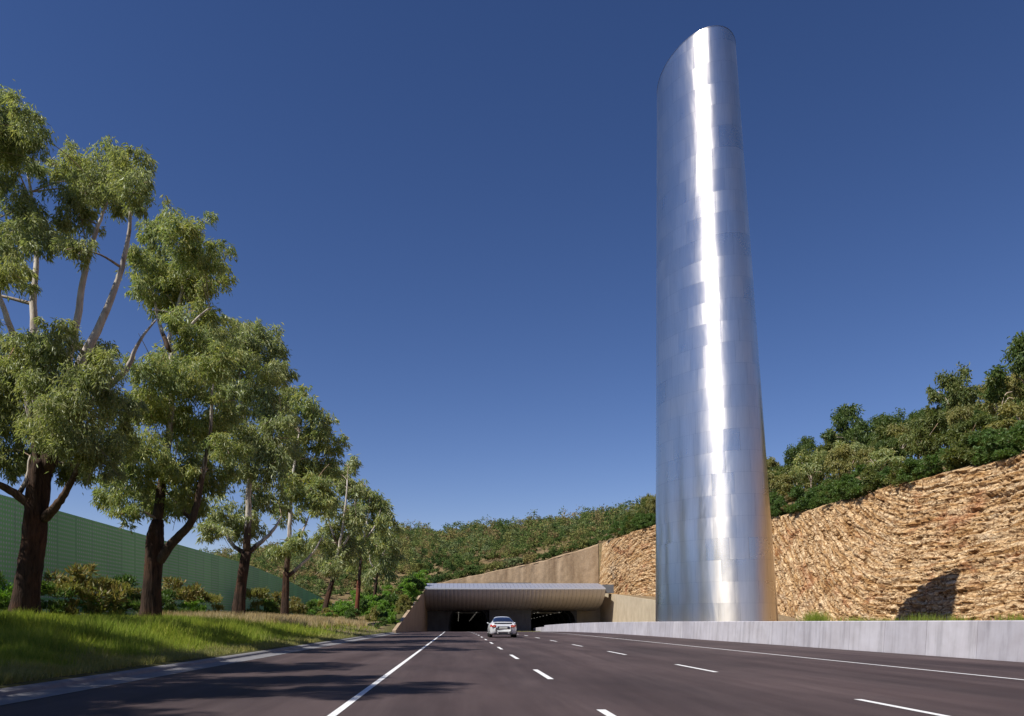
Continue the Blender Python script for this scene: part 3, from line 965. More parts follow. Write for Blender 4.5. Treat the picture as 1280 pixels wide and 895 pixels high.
def gum(label, D, trunk, limbs, clumps, seed, leaf='leaf_gum', bark='bark', dens=1.0, depth=3.2, pale0=0.0, dark=(), group='gum trees along the left verge'):
    """trunk / limbs / clumps are read off the photo in pixels at the tree's own distance"""
    r = rnd(seed)
    base = P(trunk[0][0], trunk[0][1], D)
    gz = float(land(base[0], base[1])); base[2] = gz
    root = empty('gum_tree', base)
    tag(root, label, 'gum tree', group)
    pts = [P(a, b, D) for a, b, _ in trunk]; rad = [c * D / F for *_, c in trunk]
    pts[0][2] = gz - .25
    sp = smooth_path(pts, 5); sr = np.interp(np.linspace(0, 1, len(sp)), np.linspace(0, 1, len(rad)), rad)
    # flared, ribbed trunk
    b = MB(); rows = []; n = 20
    for i, (p, q) in enumerate(zip(sp, sr)):
        fl = .88 + .22 * math.exp(-i / 1.6)
        rows.append([p - base + q * fl * (1 + .10*math.sin(3*t+seed) + .07*math.sin(7*t + i*.5) + r.normal()*.025) * np.array([math.cos(t), math.sin(t), 0]) for t in np.linspace(0, 2*math.pi, n, endpoint=False)])
    b.grid(rows, True); b.f.append(tuple(range((len(rows)-1)*n, len(rows)*n)))
    b.build('trunk', M[bark], root, True)
    nodes = []; nrad = []
    nodes += list(sp[len(sp)//2:]); nrad += list(sr[len(sp)//2:])
    for li, lm in enumerate(limbs):
        dd = r.uniform(-depth, depth) * .45
        m = len(lm)
        lp = [P(a, b_, D + dd * (i / (m - 1))) for i, (a, b_, *_ ) in enumerate(lm)]
        lr = [q[2] * D / F for q in lm]
        s2 = smooth_path(lp, 5); r2 = np.interp(np.linspace(0, 1, len(s2)), np.linspace(0, 1, m), lr)
        s2[1:-1] += r.normal(size=(len(s2)-2, 3)) * .012 * D / 40
        r2 = r2 * np.linspace(.85, .6, len(r2)); r2[0] *= .7
        o = MB().tube(s2 - base, r2, 10).build('limb', M['limb'], root, True)
        zz = np.repeat(np.linspace(0, 1, len(s2)), 10)
        w_ = np.clip(pale0 + (1 - pale0) * zz * (.55 if li in dark else 1.9), 0, 1)
        ca = o.data.color_attributes.new('pale', 'FLOAT_COLOR', 'POINT')
        ca.data.foreach_set('color', np.repeat(w_[:, None], 4, 1).astype(np.float32).ravel())
        nodes += list(s2); nrad += list(r2)
    nodes = np.array(nodes); nrad = np.array(nrad)
    parts = []; tw = MB(); cents = []
    s_px = D / F
    for (cx, cy, cr) in clumps:
        dz = r.uniform(-depth, depth) * (1 - .3)
        c = P(cx, cy, D + dz); rad_ = cr * s_px
        # branch from the nearest lower wood
        dist = np.linalg.norm(nodes - c, axis=1) + np.where(nodes[:, 2] > c[2] + .2, 3.0, 0)
        i = int(dist.argmin()); a = nodes[i]
        mid = (a + c) / 2 + np.array([0, 0, .10 * np.linalg.norm(c - a)])
        path = smooth_path([a, mid, c], 4); r0 = min(nrad[i] * .6, .055 * D / 30 + .02)
        tw.tube(path - base, np.linspace(r0, .012 * D / 30, len(path)), 5, False)
        for _ in range(4):
            e = c + r.normal(size=3) * rad_ * .55
            tw.tube(smooth_path([path[-3], (path[-3]+e)/2 + np.array([0,0,.1]), e], 3) - base, np.linspace(r0*.5, .008*D/30, 7), 4, False)
        nl = int(2.5 * cr * cr * dens)
        ll, lw = 7.2 * s_px, 1.55 * s_px
        parts.append(clump_leaves(c, rad_ * .82, int(nl * .40), r, ll, lw, 1.0, 1.0))
        for k in range(8):                                   # ragged tufts round the clump
            u = r.normal(size=3); u /= np.linalg.norm(u); u[2] = u[2] * .85 + .05
            parts.append(clump_leaves(c + u * rad_ * r.uniform(.65, 1.2), rad_ * r.uniform(.26, .46), int(nl * .075), r, ll, lw, 1.0, 1.1))
        cents.append((c, rad_, nl))
    for i, (c, q, nl) in enumerate(cents):                   # thin foliage bridging neighbouring clumps
        d = np.array([np.linalg.norm(c - o_[0]) for o_ in cents]); d[i] = 1e9
        for j in np.argsort(d)[:2]:
            if d[j] < 2.3 * q:
                m_ = (c + cents[j][0]) / 2 + r.normal(size=3) * q * .25
                parts.append(clump_leaves(m_, q * .6, int(nl * .13), r, ll, lw, 1.0, 1.1))
    v, f = join(parts)
    obj('crown', mesh_np('crown', v - base, f, M[leaf]), root)
    tag(tw.build('branches', M['twig'], root, True), kind='stuff')
    return root

gum('large gum tree nearest on the left verge, thick dark trunk and bare white upper limbs', 26.6,
    [(27,775,19),(34,725,16.5),(40,685,15.5),(44,645,15.5),(47,610,15.5),(52,575,13)],
    [[(54,600,11),(50,540,9),(45,470,7),(42,380,6),(46,310,4),(38,240,3),(28,175,1.5)],
     [(56,590,11),(68,530,9),(80,475,7.5),(96,400,6),(106,340,5),(120,290,4),(135,250,1.5)],
     [(58,590,11),(78,530,9),(94,470,8),(128,400,6),(152,335,4.5),(163,275,3),(160,240,1.5)],
     [(50,640,10),(30,625,7),(8,610,6.5),(-25,595,5),(-60,570,3)],
     [(22,620,4),(33,600,3.5),(38,570,2)],
     [(54,650,8),(70,632,6.5),(84,612,5.5),(100,575,4),(110,530,2)],
     [(70,570,7),(100,520,7),(128,490,6),(158,462,4.5),(172,430,3),(195,400,1.5)],
     [(52,600,8),(40,530,6),(28,460,6),(10,400,5),(-5,360,4),(-30,300,2)]],
    [(8,138,34),(34,160,28),(2,185,32),(28,205,24),(-30,165,38),(-55,230,40),
     (82,212,26),(100,240,28),(128,205,30),(160,212,28),(168,240,26),(140,250,28),(95,275,24),(118,230,28),
     (22,262,30),(45,298,26),(5,300,28),(78,300,22),(98,312,20),(12,345,26),(40,275,20),(-30,330,40),(-70,380,42),
     (15,455,36),(55,475,38),(98,500,38),(25,515,42),(65,535,40),(8,565,32),(105,548,34),(138,535,30),(85,580,26),(130,580,26),(40,580,24),
     (128,465,28),(68,425,24),(118,440,22),(150,500,26),(0,500,36),(30,425,26),(100,590,20),(150,560,22),(-40,470,44),(-60,550,44),(-100,500,40)],
    101, depth=3.6, dens=1.0, dark=(3, 5))
gum('second gum tree from the left, forked dark trunk among the shrubs', 37.7,
    [(187,782,14),(189,740,12.5),(192,700,12),(194,668,11),(197,650,8)],
    [[(196,705,8),(214,680,7),(232,662,6.5),(242,645,6),(252,600,5),(262,545,3.5),(266,480,2)],
     [(196,655,8),(203,600,6.5),(213,530,5),(215,460,4.5),(212,420,4),(226,370,3.5),(235,320,1.5)],
     [(212,440,4),(198,400,3),(190,360,1.5)],
     [(203,620,3.5),(185,600,3),(165,590,2),(150,580,1)],
     [(240,650,4),(222,630,3),(205,610,2)],
     [(218,440,3),(240,405,2.5),(262,385,1.2)]],
    [(200,290,24),(228,290,30),(252,315,30),(268,350,24),(205,330,30),(238,350,34),(180,330,22),(200,365,28),(248,385,24),(222,395,20),(182,362,20),
     (215,445,28),(250,425,30),(190,465,28),(230,480,36),(268,455,28),(208,515,32),(248,535,36),(180,560,30),(222,585,36),(162,600,30),(268,590,26),(142,618,22),(200,625,28),(248,628,22),(285,560,24),(152,560,22),(182,510,26),(160,640,18),(225,630,24),(275,510,26)],
    102, 'leaf_gum_blue', depth=3.6, dark=(0,))
gum('third gum tree from the left, slim dark trunk with bare white side branches', 52.7,
    [(296,787,9),(300,745,7.5),(304,715,7),(308,690,6.5)],
    [[(308,692,6),(310,650,5),(312,605,4.5),(330,565,3.5),(348,520,2)],
     [(311,605,4),(308,540,3),(300,480,2.5),(300,430,1.2)],
     [(307,692,4),(290,680,3.2),(276,655,3),(266,640,1.5)],
     [(282,668,2.2),(268,672,1.8),(252,668,1)],
     [(309,692,4),(328,676,3.5),(342,662,3),(352,645,1.5)],
     [(312,600,3),(290,590,2.5),(275,560,1.2)]],
    [(280,420,24),(310,415,22),(335,432,24),(300,445,28),(268,440,22),(345,468,22),(300,490,32),(335,505,26),(285,530,28),(328,550,28),(355,525,20),(300,575,26),(342,590,22),(315,620,22),(275,640,20),(268,662,17),(318,655,18),(345,625,18),(300,660,18),(262,560,22),(330,470,24),(270,480,26),(362,560,18)],
    103, depth=3.4)
gum('fourth gum tree from the left, thin trunk at the edge of the straw grass', 66.8,
    [(355,778,5.5),(357,745,4.8),(358,715,4.5)],
    [[(358,716,4.2),(361,680,3.8),(363,640,3.2),(366,595,2.5),(374,540,1.4)],
     [(358,722,3.2),(374,708,2.8),(392,690,2.2),(404,668,1)],
     [(366,690,2.5),(378,665,2.2),(388,640,1)],
     [(362,640,2.4),(350,600,1.8),(348,540,1)]],
    [(355,490,18),(378,505,20),(400,525,20),(410,552,18),(375,545,24),(350,525,18),(390,580,24),(365,590,22),(408,600,16),(348,570,18),(384,615,20),(358,640,18),(372,680,17),(345,692,13),(398,630,16),(412,580,14),(360,610,18),(415,622,12)],
    104, 'leaf_gum_blue', depth=3.2)
gum('fifth gum tree from the left, leaning slim trunk in straw grass', 86.8,
    [(403,779,4.2),(409,750,3.7),(416,725,3.4)],
    [[(416,726,3.2),(422,692,2.6),(430,650,2.2),(434,600,1.2)],
     [(421,695,2.2),(436,670,1.8),(448,640,.9)],
     [(424,685,1.8),(412,655,1.4),(408,625,.8)]],
    [(418,592,15),(436,580,13),(428,610,18),(444,612,12),(410,630,17),(436,640,18),(418,660,19),(446,655,14),(402,680,14),(428,690,17),(412,705,14),(440,685,13)],
    105, depth=3.0)
gum('sixth gum tree from the left with reddish trunk', 112.0,
    [(445,776,3.4),(447,750,3),(449,726,2.8)],
    [[(449,727,2.6),(452,690,2),(459,650,1.6),(463,618,.8)],
     [(451,700,1.7),(440,665,1.4),(445,620,.8)],
     [(454,680,1.5),(470,655,1.2),(476,635,.6)]],
    [(448,608,11),(463,618,12),(455,636,15),(474,630,12),(444,652,13),(468,655,14),(452,678,14),(438,690,12),(470,682,11),(446,705,11),(480,650,9)],
    106, 'leaf_gum_blue', 'bark_red', depth=2.8)
gum('smallest and farthest gum tree of the roadside row', 136.0,
    [(466,779,2.8),(468,750,2.4),(470,728,2.2)],
    [[(470,730,2),(474,705,1.6),(484,680,1.2),(490,655,.6)],
     [(472,715,1.3),(462,700,1),(466,680,.6)]],
    [(490,650,8),(480,640,9),(497,660,7),(478,665,11),(492,678,10),(468,686,10),(484,700,11),(472,712,9),(498,695,7),(462,722,8),(488,720,8)],
    107, 'leaf_gum', depth=2.4)

# trees standing just outside the left edge of the picture; their shade falls across the verge and the shoulder
for i, (X, Y, hh) in enumerate([(-16.0, 14.5, 17.0), (-14.0, 8.0, 17.0), (-14.6, 1.0, 17.5), (-14.0, -7.0, 17.0), (-15.5, -15.0, 17.5)]):
    rr = rnd(880 + i); cp = VX; D = 30.0
    # drawn in the same pixel terms around a trunk at X, then moved along the road
    g0 = float(land(X, Y))
    def q(dx, z): return (VX + (X + dx) * F / D, VY - (g0 + z - H) * F / D)
    cl = []
    for k in range(34):
        z = rr.uniform(5.0, hh - 1.2); wd = 4.4 * math.sin(math.pi * (.2 + .7 * (z - 4.5) / (hh - 4.5)))
        cl.append((*q(rr.uniform(-wd, min(wd, 3.6)), z), rr.uniform(26, 40)))
    lim = [[(*q(0, 3.6), 9), (*q(a * .4, 7), 6), (*q(a, 10), 4), (*q(a * 1.2, 14), 1.2)] for a in (-2.4, -.4, 1.8)]
    t = gum(['gum tree outside the left edge shading the verge', 'gum tree abreast of the camera shading the kerb', 'gum tree beside the camera on the left verge', 'gum tree just behind the camera on the left verge', 'gum tree farther behind the camera on the left verge'][i],
        D, [(*q(0, 0), 15), (*q(.2, 2), 13), (*q(.1, 4.2), 11)], lim, cl, 120 + i, dens=.72, depth=4.2)
    t.location.y = Y; t.location.z = g0

# --- shared small trees and shrubs
def crown_mesh(name, seed, hgt, rad, mat, nclump, nleaf, length, width, z0=.30, droop=.5, domed=True):
    r = rnd(seed); parts = []
    for k in range(nclump):
        a = r.uniform(0, 2*math.pi); fz = r.uniform(0, 1)
        rr = rad * math.sqrt(r.uniform(0, 1)) * (math.sin(math.pi * (.18 + .74 * fz)) if domed else 1)
        c = np.array([rr*math.cos(a), rr*math.sin(a), hgt * (z0 + (1 - z0 - .12) * fz)])
        parts.append(clump_leaves(c, rad * r.uniform(.26, .44), nleaf // nclump, r, length, width, droop, .8))
    v, f = join(parts)
    return mesh_np(name, v, f, M[mat])
def trunk_mesh(name, seed, hgt, rad, mat, r0=.14, n=5):
    r = rnd(seed); b = MB()
    top = np.array([r.normal()*.3, r.normal()*.3, hgt*.5])
    b.tube(smooth_path([(0,0,-.6), top*.5 + r.normal(size=3)*.1, top], 4), np.linspace(r0, r0*.6, 9), 7)
    for k in range(n):
        a = k * 2*math.pi/n + r.uniform(-.5, .5)
        e = np.array([rad*.55*math.cos(a), rad*.55*math.sin(a), hgt*r.uniform(.52, .74)])
        b.tube(smooth_path([top*.75, (top+e)/2 + r.normal(size=3)*.15, e], 4), np.linspace(r0*.55, .025, 9), 5)
    return b.mesh(name, M[mat], True)

def plant(name, loc, rz, sc, label, cat, group, crown, trunk=None, tname='trunk', cname='crown'):
    o = empty(name, loc, rz); o.scale = sc
    tag(o, label, cat, group)
    obj(cname, crown, o)
    if trunk is not None: obj(tname, trunk, o)
    return o

HT = []
for k, (mat, nl, nc, dr) in enumerate([('leaf_dark', 5200, 22, .4), ('leaf_mid', 4200, 16, .6), ('leaf_dark', 5200, 18, .5), ('leaf_olive', 3400, 14, .8), ('leaf_mid', 4600, 20, .5), ('leaf_gum_blue', 3200, 13, .9)]):
    hgt, rad = [(6.0,2.6),(7.0,2.4),(6.5,2.9),(6.2,2.2),(5.2,2.5),(7.2,2.3)][k]
    HT.append((crown_mesh('crown', 300+k, hgt, rad, mat, nc, nl, .34, .13, [.25,.42,.30,.45,.2,.48][k], dr), trunk_mesh('trunk', 320+k, hgt, rad, 'bark_pale' if k in (1,3,5) else 'twig', .095)))
HL = ['dense dark green ridge tree', 'tall green ridge tree with pale stems', 'broad dark ridge tree', 'thin olive ridge tree with pale branches', 'low bushy green ridge tree', 'slender grey-green ridge gum']
r = rnd(401)
spots = []
tries = 0
while len(spots) < 118 and tries < 20000:
    tries += 1
    y = r.uniform(44, 168); u = r.uniform(3.8, 31)
    x = float(cliff_x(y) + batter(y)) + u
    ratio = x / y
    if ratio < .20 or ratio > .86: continue
    if any((x-a)**2 + (y-b)**2 < (2.9 + .012*y)**2 for a, b, _ in spots): continue
    spots.append((x, y, u))
ORD = ['first','second','third','fourth','fifth','sixth','seventh','eighth','ninth','tenth','eleventh','twelfth','thirteenth','fourteenth','fifteenth','sixteenth','seventeenth','eighteenth','nineteenth','twentieth']
def nth(n):
    if n < 20: return ORD[n]
    t = ['twenty','thirty','forty','fifty','sixty','seventy','eighty','ninety','hundred'][n // 10 + (1 if n % 10 == 9 else 0) - 2]
    return (t[:-1] + 'ieth') if n % 10 == 9 else t + '-' + ORD[n % 10]
spots.sort(key=lambda p: p[0] / p[1])
cnt = {}
def where(x, y, u):
    band = 'top row' if u > 21 else 'middle row' if u > 11 else 'lower row'
    side = 'right' if x / y > .33 else 'left'
    i = cnt.get((band, side), 0); cnt[(band, side)] = i + 1
    return ', ' + nth(i) + (' in the ' + band + ' right of the tower' if side == 'right' else ' in the ' + band + ' towards the portal')
for x, y, u in spots:
    k = int(r.choice(6, p=[.22,.17,.17,.16,.16,.12])) if u > 9 else int(r.choice(6, p=[.08,.22,.06,.26,.2,.18]))
    s = r.uniform(.8, 1.25) * (1.08 if u > 18 else .96)
    plant('ridge_tree', (x, y, float(right_hill(x, y)) - .1), r.uniform(0, 6.28), (s*r.uniform(.8,1.1), s*r.uniform(.8,1.1), s*r.choice([.75,.95,1.05,1.2,1.4])), HL[k] + where(x, y, u), 'tree', 'trees on the ridge above the rock face', *HT[k])

SHB = [crown_mesh('foliage', 500+k, 2.6, 1.25, m_, 14, 2600, .26, .10, .12, .0) for k, m_ in enumerate(['leaf_shrub', 'leaf_shrub', 'leaf_brown', 'leaf_mid'])]
SBL = ['rounded fresh green shrub on the crest of the rock face', 'bushy green shrub on the crest of the rock face', 'brownish shrub on the crest of the rock face', 'olive green shrub on the crest of the rock face']
y = 164.0; ci = 0
while y > 46:
    x = float(cliff_x(y) + batter(y)) + r.uniform(.4, 2.2)
    k = int(r.choice(4, p=[.38,.3,.14,.18])); s = r.uniform(.9, 1.45)
    plant('crest_shrub', (x, y, float(cliff_top(y)) - .1), r.uniform(0, 6.28), (s, s, s*r.uniform(.85, 1.15)), SBL[k] + ', ' + nth(ci) + ' from the portal end', 'shrub', 'shrubs along the crest of the rock face', SHB[k], cname='foliage')
    y -= r.uniform(1.0, 1.9); ci += 1

# --- shrubs between the gum trees and the noise wall
WS = {}
for nm, mat, s_ in (('bright','leaf_bright',1),('olive','leaf_olive',2),('rust','leaf_rust',3),('green','leaf_shrub',4)):
    WS[nm] = crown_mesh('foliage', 540+s_, 1.0, .55, mat, 10, 1700, .12, .034, .10, -.6)
WL = {'bright': 'bright green shrub', 'olive': 'olive shrub', 'rust': 'rusty orange-tipped shrub', 'green': 'dark green shrub'}
wall_shrubs = [(8,752,46,'bright','at the left edge of the picture by the noise wall'),(-20,752,50,'green','partly outside the left edge by the noise wall'),(62,752,40,'green','just right of the nearest gum trunk'),(84,754,44,'olive','behind the nearest gum trunk by the noise wall'),
    (98,755,62,'rust','standing tallest between the first two gum trees'),(114,760,30,'bright','low between the first two gum trees'),(130,757,50,'olive','in the middle between the first two gum trees'),(150,758,46,'green','left of the second gum trunk'),
    (167,759,42,'rust','close left of the second gum trunk'),(208,760,34,'green','close right of the second gum trunk'),(220,762,52,'rust','right of the second gum trunk'),(240,763,30,'bright','low between the second and third gum trees'),(263,764,34,'olive','left of the third gum trunk'),
    (322,766,34,'olive','between the third and fourth gum trees'),(335,767,28,'green','left of the fourth gum trunk'),(346,767,30,'rust','close left of the fourth gum trunk'),(370,768,26,'rust','right of the fourth gum trunk'),(388,769,22,'green','left of the fifth gum trunk'),(418,770,18,'green','right of the fifth gum trunk'),(432,771,16,'olive','at the far end of the noise wall')]
for px, py, hh, kd, where in wall_shrubs:
    X = -21.0 + r.uniform(-1.2, 1.0); D = F * X / (px - VX)
    s = hh * D / F * 1.15
    plant('wall_shrub', (X, D, float(land(X, D)) - .08), r.uniform(0, 6.28), (s*1.1, s*1.1, s*r.uniform(.9, 1.15)), WL[kd] + ' ' + where, 'shrub', 'shrubs in front of the noise wall', WS[kd], cname='foliage')

# --- green bushes on the slope behind the left wing wall
BL = ['bright green bush behind the left wing wall', 'dark green bush behind the left wing wall', 'olive bush behind the left wing wall']
BM_ = [crown_mesh('foliage', 560+k, 3.0, 1.5, m_, 16, 3000, .32, .13, .10, .2) for k, m_ in enumerate(['leaf_bright', 'leaf_shrub', 'leaf_olive'])]
bi = -1
bush_y = np.sort(r.uniform(82, 182, 150))
for i in range(150):
    y = bush_y[i]; _ = r.uniform(88, 182); x = -7.2 - 16 * r.uniform() ** 1.5
    k = int(r.choice(3, p=[.42,.38,.2])); s = r.uniform(.6, 1.15) * (1 if x > -12 else 1.15)
    s *= .45 + .55 * float(smooth(84, 125, y)); bi += 1
    plant('slope_bush', (x, y, float(land(x, y)) - .2), r.uniform(0, 6.28), (s, s, s), BL[k] + ', ' + nth(bi if bi < 75 else 149 - bi) + (' from its near end' if bi < 75 else ' counted back from the woodland'), 'bush', 'bushes on the slope left of the canopy', BM_[k], cname='foliage')

# --- woodland covering the far hill (one mass)
def woodland():
    r = rnd(777); parts = []
    n = 0
    def tree(x, y, h, w, near, nl):
        z = float(land(x, y))
        for k in range(3):
            c = np.array([x + r.normal()*w*.5, y + r.normal()*w*.5, z + h*r.uniform(.35, .8)])
            parts.append(clump_leaves(c, w*r.uniform(.6, .95), nl, r, .66 * (1 - .35*near), .36 * (1 - .35*near), .15, .85))
    for _ in range(4700):
        y = 171.0 + (345 - 171.0) * r.uniform() ** .85; x = r.uniform(-95, 95)
        ratio = x / y
        if ratio < -.34 or ratio > .34: continue
        if x > 33 and y < 175: continue
        if fbm(np.array(x*.06), np.array(y*.06), 8, 3) < .43 and r.uniform() < (.8 if y > 195 else .25): continue
        near = float(smooth(230, 170, y))
        big = r.uniform() < .10
        h = (r.uniform(5.5, 8.5) if big else r.uniform(1.4, 4.6)) * (1 - .35*near)
        tree(x, y, h, h * r.uniform(.30, .42) if big else h * r.uniform(.38, .55), near, int((34 + 40 * near) * (1.7 if big else 1))); n += 1
    for x in np.arange(-7, 31, .4):                       # green fringe along the top of the retaining wall
        tree(x + r.normal()*.3, 168.4 + r.uniform(0, 4.5), r.uniform(.9, 2.3), r.uniform(.6, .95), 1.0, 48)
    v, f = join(parts)
    o = obj('hillside_woodland', mesh_np('hillside_woodland', v, f, M['leaf_wood']))
    tag(o, 'far wooded hillside of olive and brownish scrub behind the portal', 'woodland', kind='stuff')
    print('woodland trees', n, 'leaves', len(f))
woodland()

# ------------------------------------------------------------------ grass
def blades(x, y, h, w, r, lean=.35, z=None):
    n = len(x)
    if z is None: z = land(x, y)
    a = r.uniform(0, 2*math.pi, n); s = np.stack([np.cos(a), np.sin(a), np.zeros(n)], 1)
    tip = np.stack([r.normal(size=n)*lean*h, r.normal(size=n)*lean*h, h], 1)
    p = np.stack([x, y, z - .02], 1)
    v = np.stack([p - s*w[:, None]*.5, p + s*w[:, None]*.5, p + tip], 1).reshape(-1, 3)
    return v, np.arange(3*n).reshape(-1, 3)
def verge_points(n, r, y0, y1, xa, xb, power=2.0):
    # denser close to the camera
    q = r.uniform(0, 1, n)
    y = (y0**(1-power) + q * (y1**(1-power) - y0**(1-power))) ** (1/(1-power))
    x = r.uniform(xa, xb, n)
    keep = (x / y > -.60)
    return x[keep], y[keep]
def grass():
    r = rnd(900)
    x, y = verge_points(330000, r, 11, 120, -23.5, -6.7, 2.1)
    d = -6.7 - x
    tall = np.clip((fbm(x*1.1, y*1.1, 33, 3) - .3) * 2.0, 0, 1.1)
    h = (.07 + .12*smooth(.6, 1.6, d) + .25*smooth(1.2, 3.0, d)*smooth(7.5, 4.5, d)*tall + .16*tall) * r.uniform(.6, 1.3, len(x))
    dry = smooth(44, 58, y + 6*(fbm(x*.3, y*.2, 12, 2)-.5)) * smooth(115, 100, y)
    keep = r.uniform(size=len(x)) > dry * .85
    pale = smooth(1.5, .5, d + (fbm(x*.8, y*.8, 14, 2)-.5)*1.2)
    isp = r.uniform(size=len(x)) < pale
    w = .012 + .0006 * y
    for nm, sel, mat, lab in (('verge_grass', keep & ~isp, 'grass', 'tall green grass on the left verge under the gum trees'), ('mown_grass', keep & isp, 'grass_pale', 'pale short grass strip beside the kerb')):
        v, f = blades(x[sel], y[sel], h[sel], w[sel], r)
        o = obj(nm, mesh_np(nm, v, f, M[mat])); tag(o, lab, 'grass', kind='stuff')
    # straw
    x = r.uniform(-19, -8.2, 60000); y = r.uniform(46, 118, 60000)
    k = (fbm(x*.25, y*.12, 44, 3) + .25*smooth(-9, -12.5, x) - .3*smooth(-12, -8.5, x) + .15*smooth(52, 66, y)) > .55
    x, y = x[k], y[k]
    v, f = blades(x, y, r.uniform(.3, .8, len(x)), .02 + .0005*y, r, .3)
    o = obj('straw_grass', mesh_np('straw_grass', v, f, M['straw'])); tag(o, 'dry straw-coloured grass around the middle gum trunks', 'grass', kind='stuff')
    # thin weeds at the foot of the rock face behind the barrier, in clumps
    x, y, h = [], [], []
    for cx, cy, rx, ry, n, hh in ((20.5,45.8,.5,.7,900,.95),(19.5,39.2,.7,.8,500,.62),(19.7,37.0,.6,.6,350,.55),(20,34.2,.7,.6,500,.68),(20.3,32.6,.6,.5,350,.62),(19.5,27.9,.6,.45,400,.62)):
        x.append(r.normal(cx, rx*.6, n)); y.append(r.normal(cy, ry*.6, n)); h.append(hh*r.uniform(.5, 1.2, n))
    x, y, h = map(np.concatenate, (x, y, h))
    v, f = blades(x, y, h, np.full(len(x), .03), r, .3)
    o = obj('weeds', mesh_np('weeds', v, f, M['grass'])); tag(o, 'green weeds poking up behind the barrier below the rock face', 'weeds', kind='stuff')
    n = 2500
    x = r.normal(25.5, .9, n); y = r.normal(122, 6, n)
    v, f = blades(x, y, r.uniform(.3, .8, n), np.full(n, .07), r, .3)
    o = obj('verge_weeds', mesh_np('verge_weeds', v, f, M['grass'])); tag(o, 'strip of green weeds at the foot of the sand-coloured wall', 'weeds', kind='stuff')
    n = 9000
    x = r.uniform(9.6, 14.7, n); y = r.uniform(141, 159.5, n)
    v, f = blades(x, y, r.uniform(.06, .2, n), np.full(n, .06), r, .3, road_z(y))
    o = obj('portal_grass', mesh_np('portal_grass', v, f, M['grass_pale'])); tag(o, 'yellowish grass strip before the centre pier', 'grass', kind='stuff')
grass()

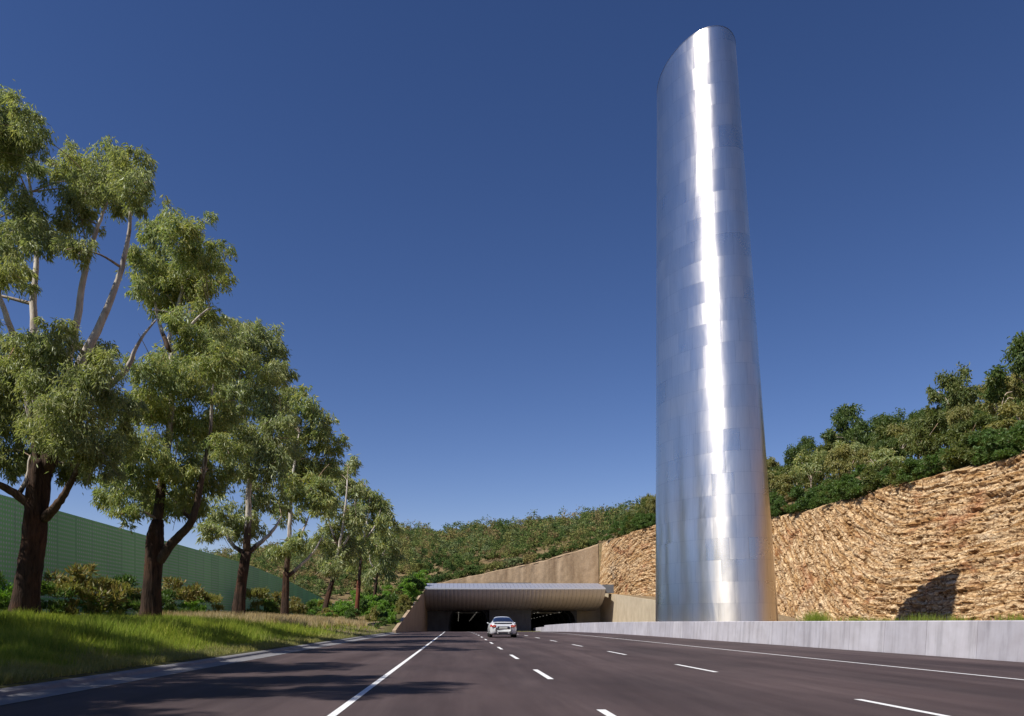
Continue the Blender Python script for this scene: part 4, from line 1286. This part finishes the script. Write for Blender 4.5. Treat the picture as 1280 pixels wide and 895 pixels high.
# ------------------------------------------------------------------ car
def build_car():
    root = empty('car', (3.14, 57.0, float(road_z(59.0))), 0.0)
    tag(root, 'small silver two-door coupe with rounded roof driving towards the tunnel', 'car')
    Yk  = [-2.03,-2.01,-1.93,-1.78,-1.5,-1.2,-.8,-.35,.15,.6,1.0,1.4,1.75,1.95,2.02]
    wm  = [.52,.64,.76,.845,.89,.90,.885,.88,.88,.885,.89,.88,.80,.64,.48]
    zb  = [.40,.32,.25,.21,.19,.19,.19,.19,.19,.19,.19,.20,.22,.28,.36]
    hb  = [.66,.76,.85,.905,.93,.935,.93,.92,.915,.91,.88,.83,.74,.64,.55]
    hr  = [.67,.78,.875,.945,1.09,1.23,1.345,1.40,1.37,1.23,1.01,.90,.79,.67,.57]
    wr  = [.50,.58,.64,.66,.62,.60,.575,.57,.57,.60,.66,.68,.62,.5,.40]
    def ring(y):
        g = lambda a: float(np.interp(y, Yk, a))
        w, b, h, rt, q = g(wm), g(zb), g(hb), g(hr), g(wr)
        pts = [(0, b), (w*.80, b), (w*.965, b+.06), (w, b + (h-b)*.35), (w*1.0, b+(h-b)*.62), (w*.965, h-.06), (w*.90, h)]
        g0 = max(rt - h, .004)
        pts += [(w*.90 + (q-w*.90)*.60, h + g0*.45), (q*.97, h + g0*.78), (q*.76, h + g0*.925), (q*.40, h + g0*.985), (0, h + g0)]
        return np.array(pts)
    ys = np.unique(np.concatenate([np.linspace(-2.03, 2.02, 46), Yk]))
    # resample every ring smoothly
    NR = 30
    def ringr(y):
        p = smooth_path(np.column_stack([ring(y), np.zeros(12)]), 6)[:, :2]
        d = np.concatenate([[0], np.cumsum(np.hypot(*np.diff(p, axis=0).T))]); d /= d[-1]
        return p, d
    def surf(y, s):
        p, d = ringr(y)
        return np.array([np.interp(s, d, p[:, 0]), y, np.interp(s, d, p[:, 1])])
    ss = np.linspace(0, 1, NR)
    rows = []
    for y in ys:
        half = [surf(y, s) for s in ss]
        rows.append(half + [np.array([-p[0], p[1], p[2]]) for p in half[-2:0:-1]])
    b = MB().grid(rows, True); n = len(rows[0])
    b.f.append(tuple(range(n))); b.f.append(tuple(range((len(rows)-1)*n, len(rows)*n))[::-1])
    b.build('body', M['car_paint'], root, True)
    def s_at(y, z):                                        # ring parameter for a height
        p, d = ringr(y); i = np.argmax(p[:, 1] > z) if (p[:, 1] > z).any() else len(d)-1
        return float(d[i])
    def patch(name, yr, zlo, zhi, mat, side=0, off=.006, ny=10, ns=8, parent=root, top=False):
        """sheet lying on the body between two height curves; side 0 = across the middle"""
        b = MB(); rows = []
        for y in np.linspace(*yr, ny):
            if side:
                s0, s1 = s_at(y, zlo(y)), s_at(y, zhi(y))
                row = [surf(y, s) for s in np.linspace(s0, s1, ns)]
                row = [np.array([(p[0]+off)*side, p[1], p[2]+off*.3]) for p in row]
            else:
                s0 = zlo(y)
                half = [surf(y, s) for s in np.linspace(s0, 1, ns)]
                row = [p + np.array([0, -off*.4, off]) for p in half]
                row = row + [np.array([-p[0], p[1], p[2]]) for p in row[-2::-1]]
            rows.append(row)
        return b.grid(rows).build(name, mat, parent, True)
    patch('rear_window', (-1.60, -.82), lambda y: s_at(y, float(np.interp(y, Yk, hb)) + .62*(float(np.interp(y, Yk, hr))-float(np.interp(y, Yk, hb)))), None, M['car_glass'], 0, .010)
    patch('windscreen', (.42, 1.0), lambda y: s_at(y, float(np.interp(y, Yk, hb)) + .70*(float(np.interp(y, Yk, hr))-float(np.interp(y, Yk, hb)))), None, M['car_glass'], 0, .010)
    hbf = lambda y: float(np.interp(y, Yk, hb)); hrf = lambda y: float(np.interp(y, Yk, hr))
    for sd in (-1, 1):
        patch('side_window', (-1.05, .62), lambda y: hbf(y) + .03, lambda y: hbf(y) + .78*(hrf(y)-hbf(y)), M['car_glass'], sd, .008)
        tl = patch('tail_light', (-1.99, -1.70), lambda y: .70, lambda y: min(.845, hbf(y)-.02), M['tail_red'], sd, .010)
        patch('headlight', (1.60, 1.92), lambda y: .52, lambda y: min(.68, hbf(y)-.03), M['car_glass'], sd, .008)
        # rear face of the lamps
        b = MB(); b.box(sd*.62-.13, sd*.62+.13, -2.045, -1.96, .69, .83); b.build('tail_light', M['tail_red'], root)
        b = MB(); b.box(sd*.60-.05, sd*.60+.05, -2.052, -2.04, .715, .77); b.build('reverse_light', M['tail_amber'], root)
        b = MB(); b.tube([(sd*.36, -2.06, .29), (sd*.36, -1.85, .29)], [.045, .045], 12); b.build('exhaust', M['chrome'], root)
        b = MB(); b.tube(smooth_path([(sd*.80, .52, .93), (sd*.90, .50, .955), (sd*.97, .49, .96)], 4), [.02]*4+[.045]*4+[.04], 8); b.build('mirror', M['car_paint'], root, True)
    MB().box(-.26, .26, -2.055, -2.03, .60, .71).build('number_plate', M['plate'], root)
    MB().box(-.40, .40, -2.050, -2.03, .715, .745).build('plate_recess', M['black'], root)
    MB().grid([[(x, -1.90-.03*(1-abs(x)/.62), .905+.012*(1-(x/.62)**2)) for x in np.linspace(-.58, .58, 9)], [(x, -1.78, .975) for x in np.linspace(-.58, .58, 9)], [(x, -1.70, .985) for x in np.linspace(-.56, .56, 9)]]).build('spoiler', M['black'], root, True)
    MB().box(-.60, .60, -2.0, -1.85, .20, .315).build('diffuser', M['black'], root)
    for sx in (-1, 1):
        for yw in (-1.21, 1.21):
            wr_ = empty('wheel', (sx*.80, yw, .32)); wr_.parent = root
            t = MB().lathe([(.21, -.11), (.29, -.115), (.318, -.09), (.32, 0), (.318, .09), (.29, .115), (.21, .11)], 28).build('tyre', M['rubber'], wr_, True)
            rm = MB().lathe([(.21, -.10), (.21, .10)], 24)
            for k in range(6):
                a = k*math.pi/3
                rm.tube([(sx*.085, .03*math.cos(a), .03*math.sin(a)), (sx*.075, .205*math.cos(a), .205*math.sin(a))], [.032, .024], 6)
            rm.lathe([(.06, sx*.10), (.06, sx*.06)], 12)
            rm.build('rim', M['alloy'], wr_)
            MB().lathe([(.0, sx*.02), (.36, sx*.02), (.375, sx*.055), (.36, sx*.085), (.325, sx*.088)], 28).build('wheel_arch', M['black'], root, True, (sx*.80, yw, .335))
    root.scale = (1.05, 1.05, 1.05)
build_car()
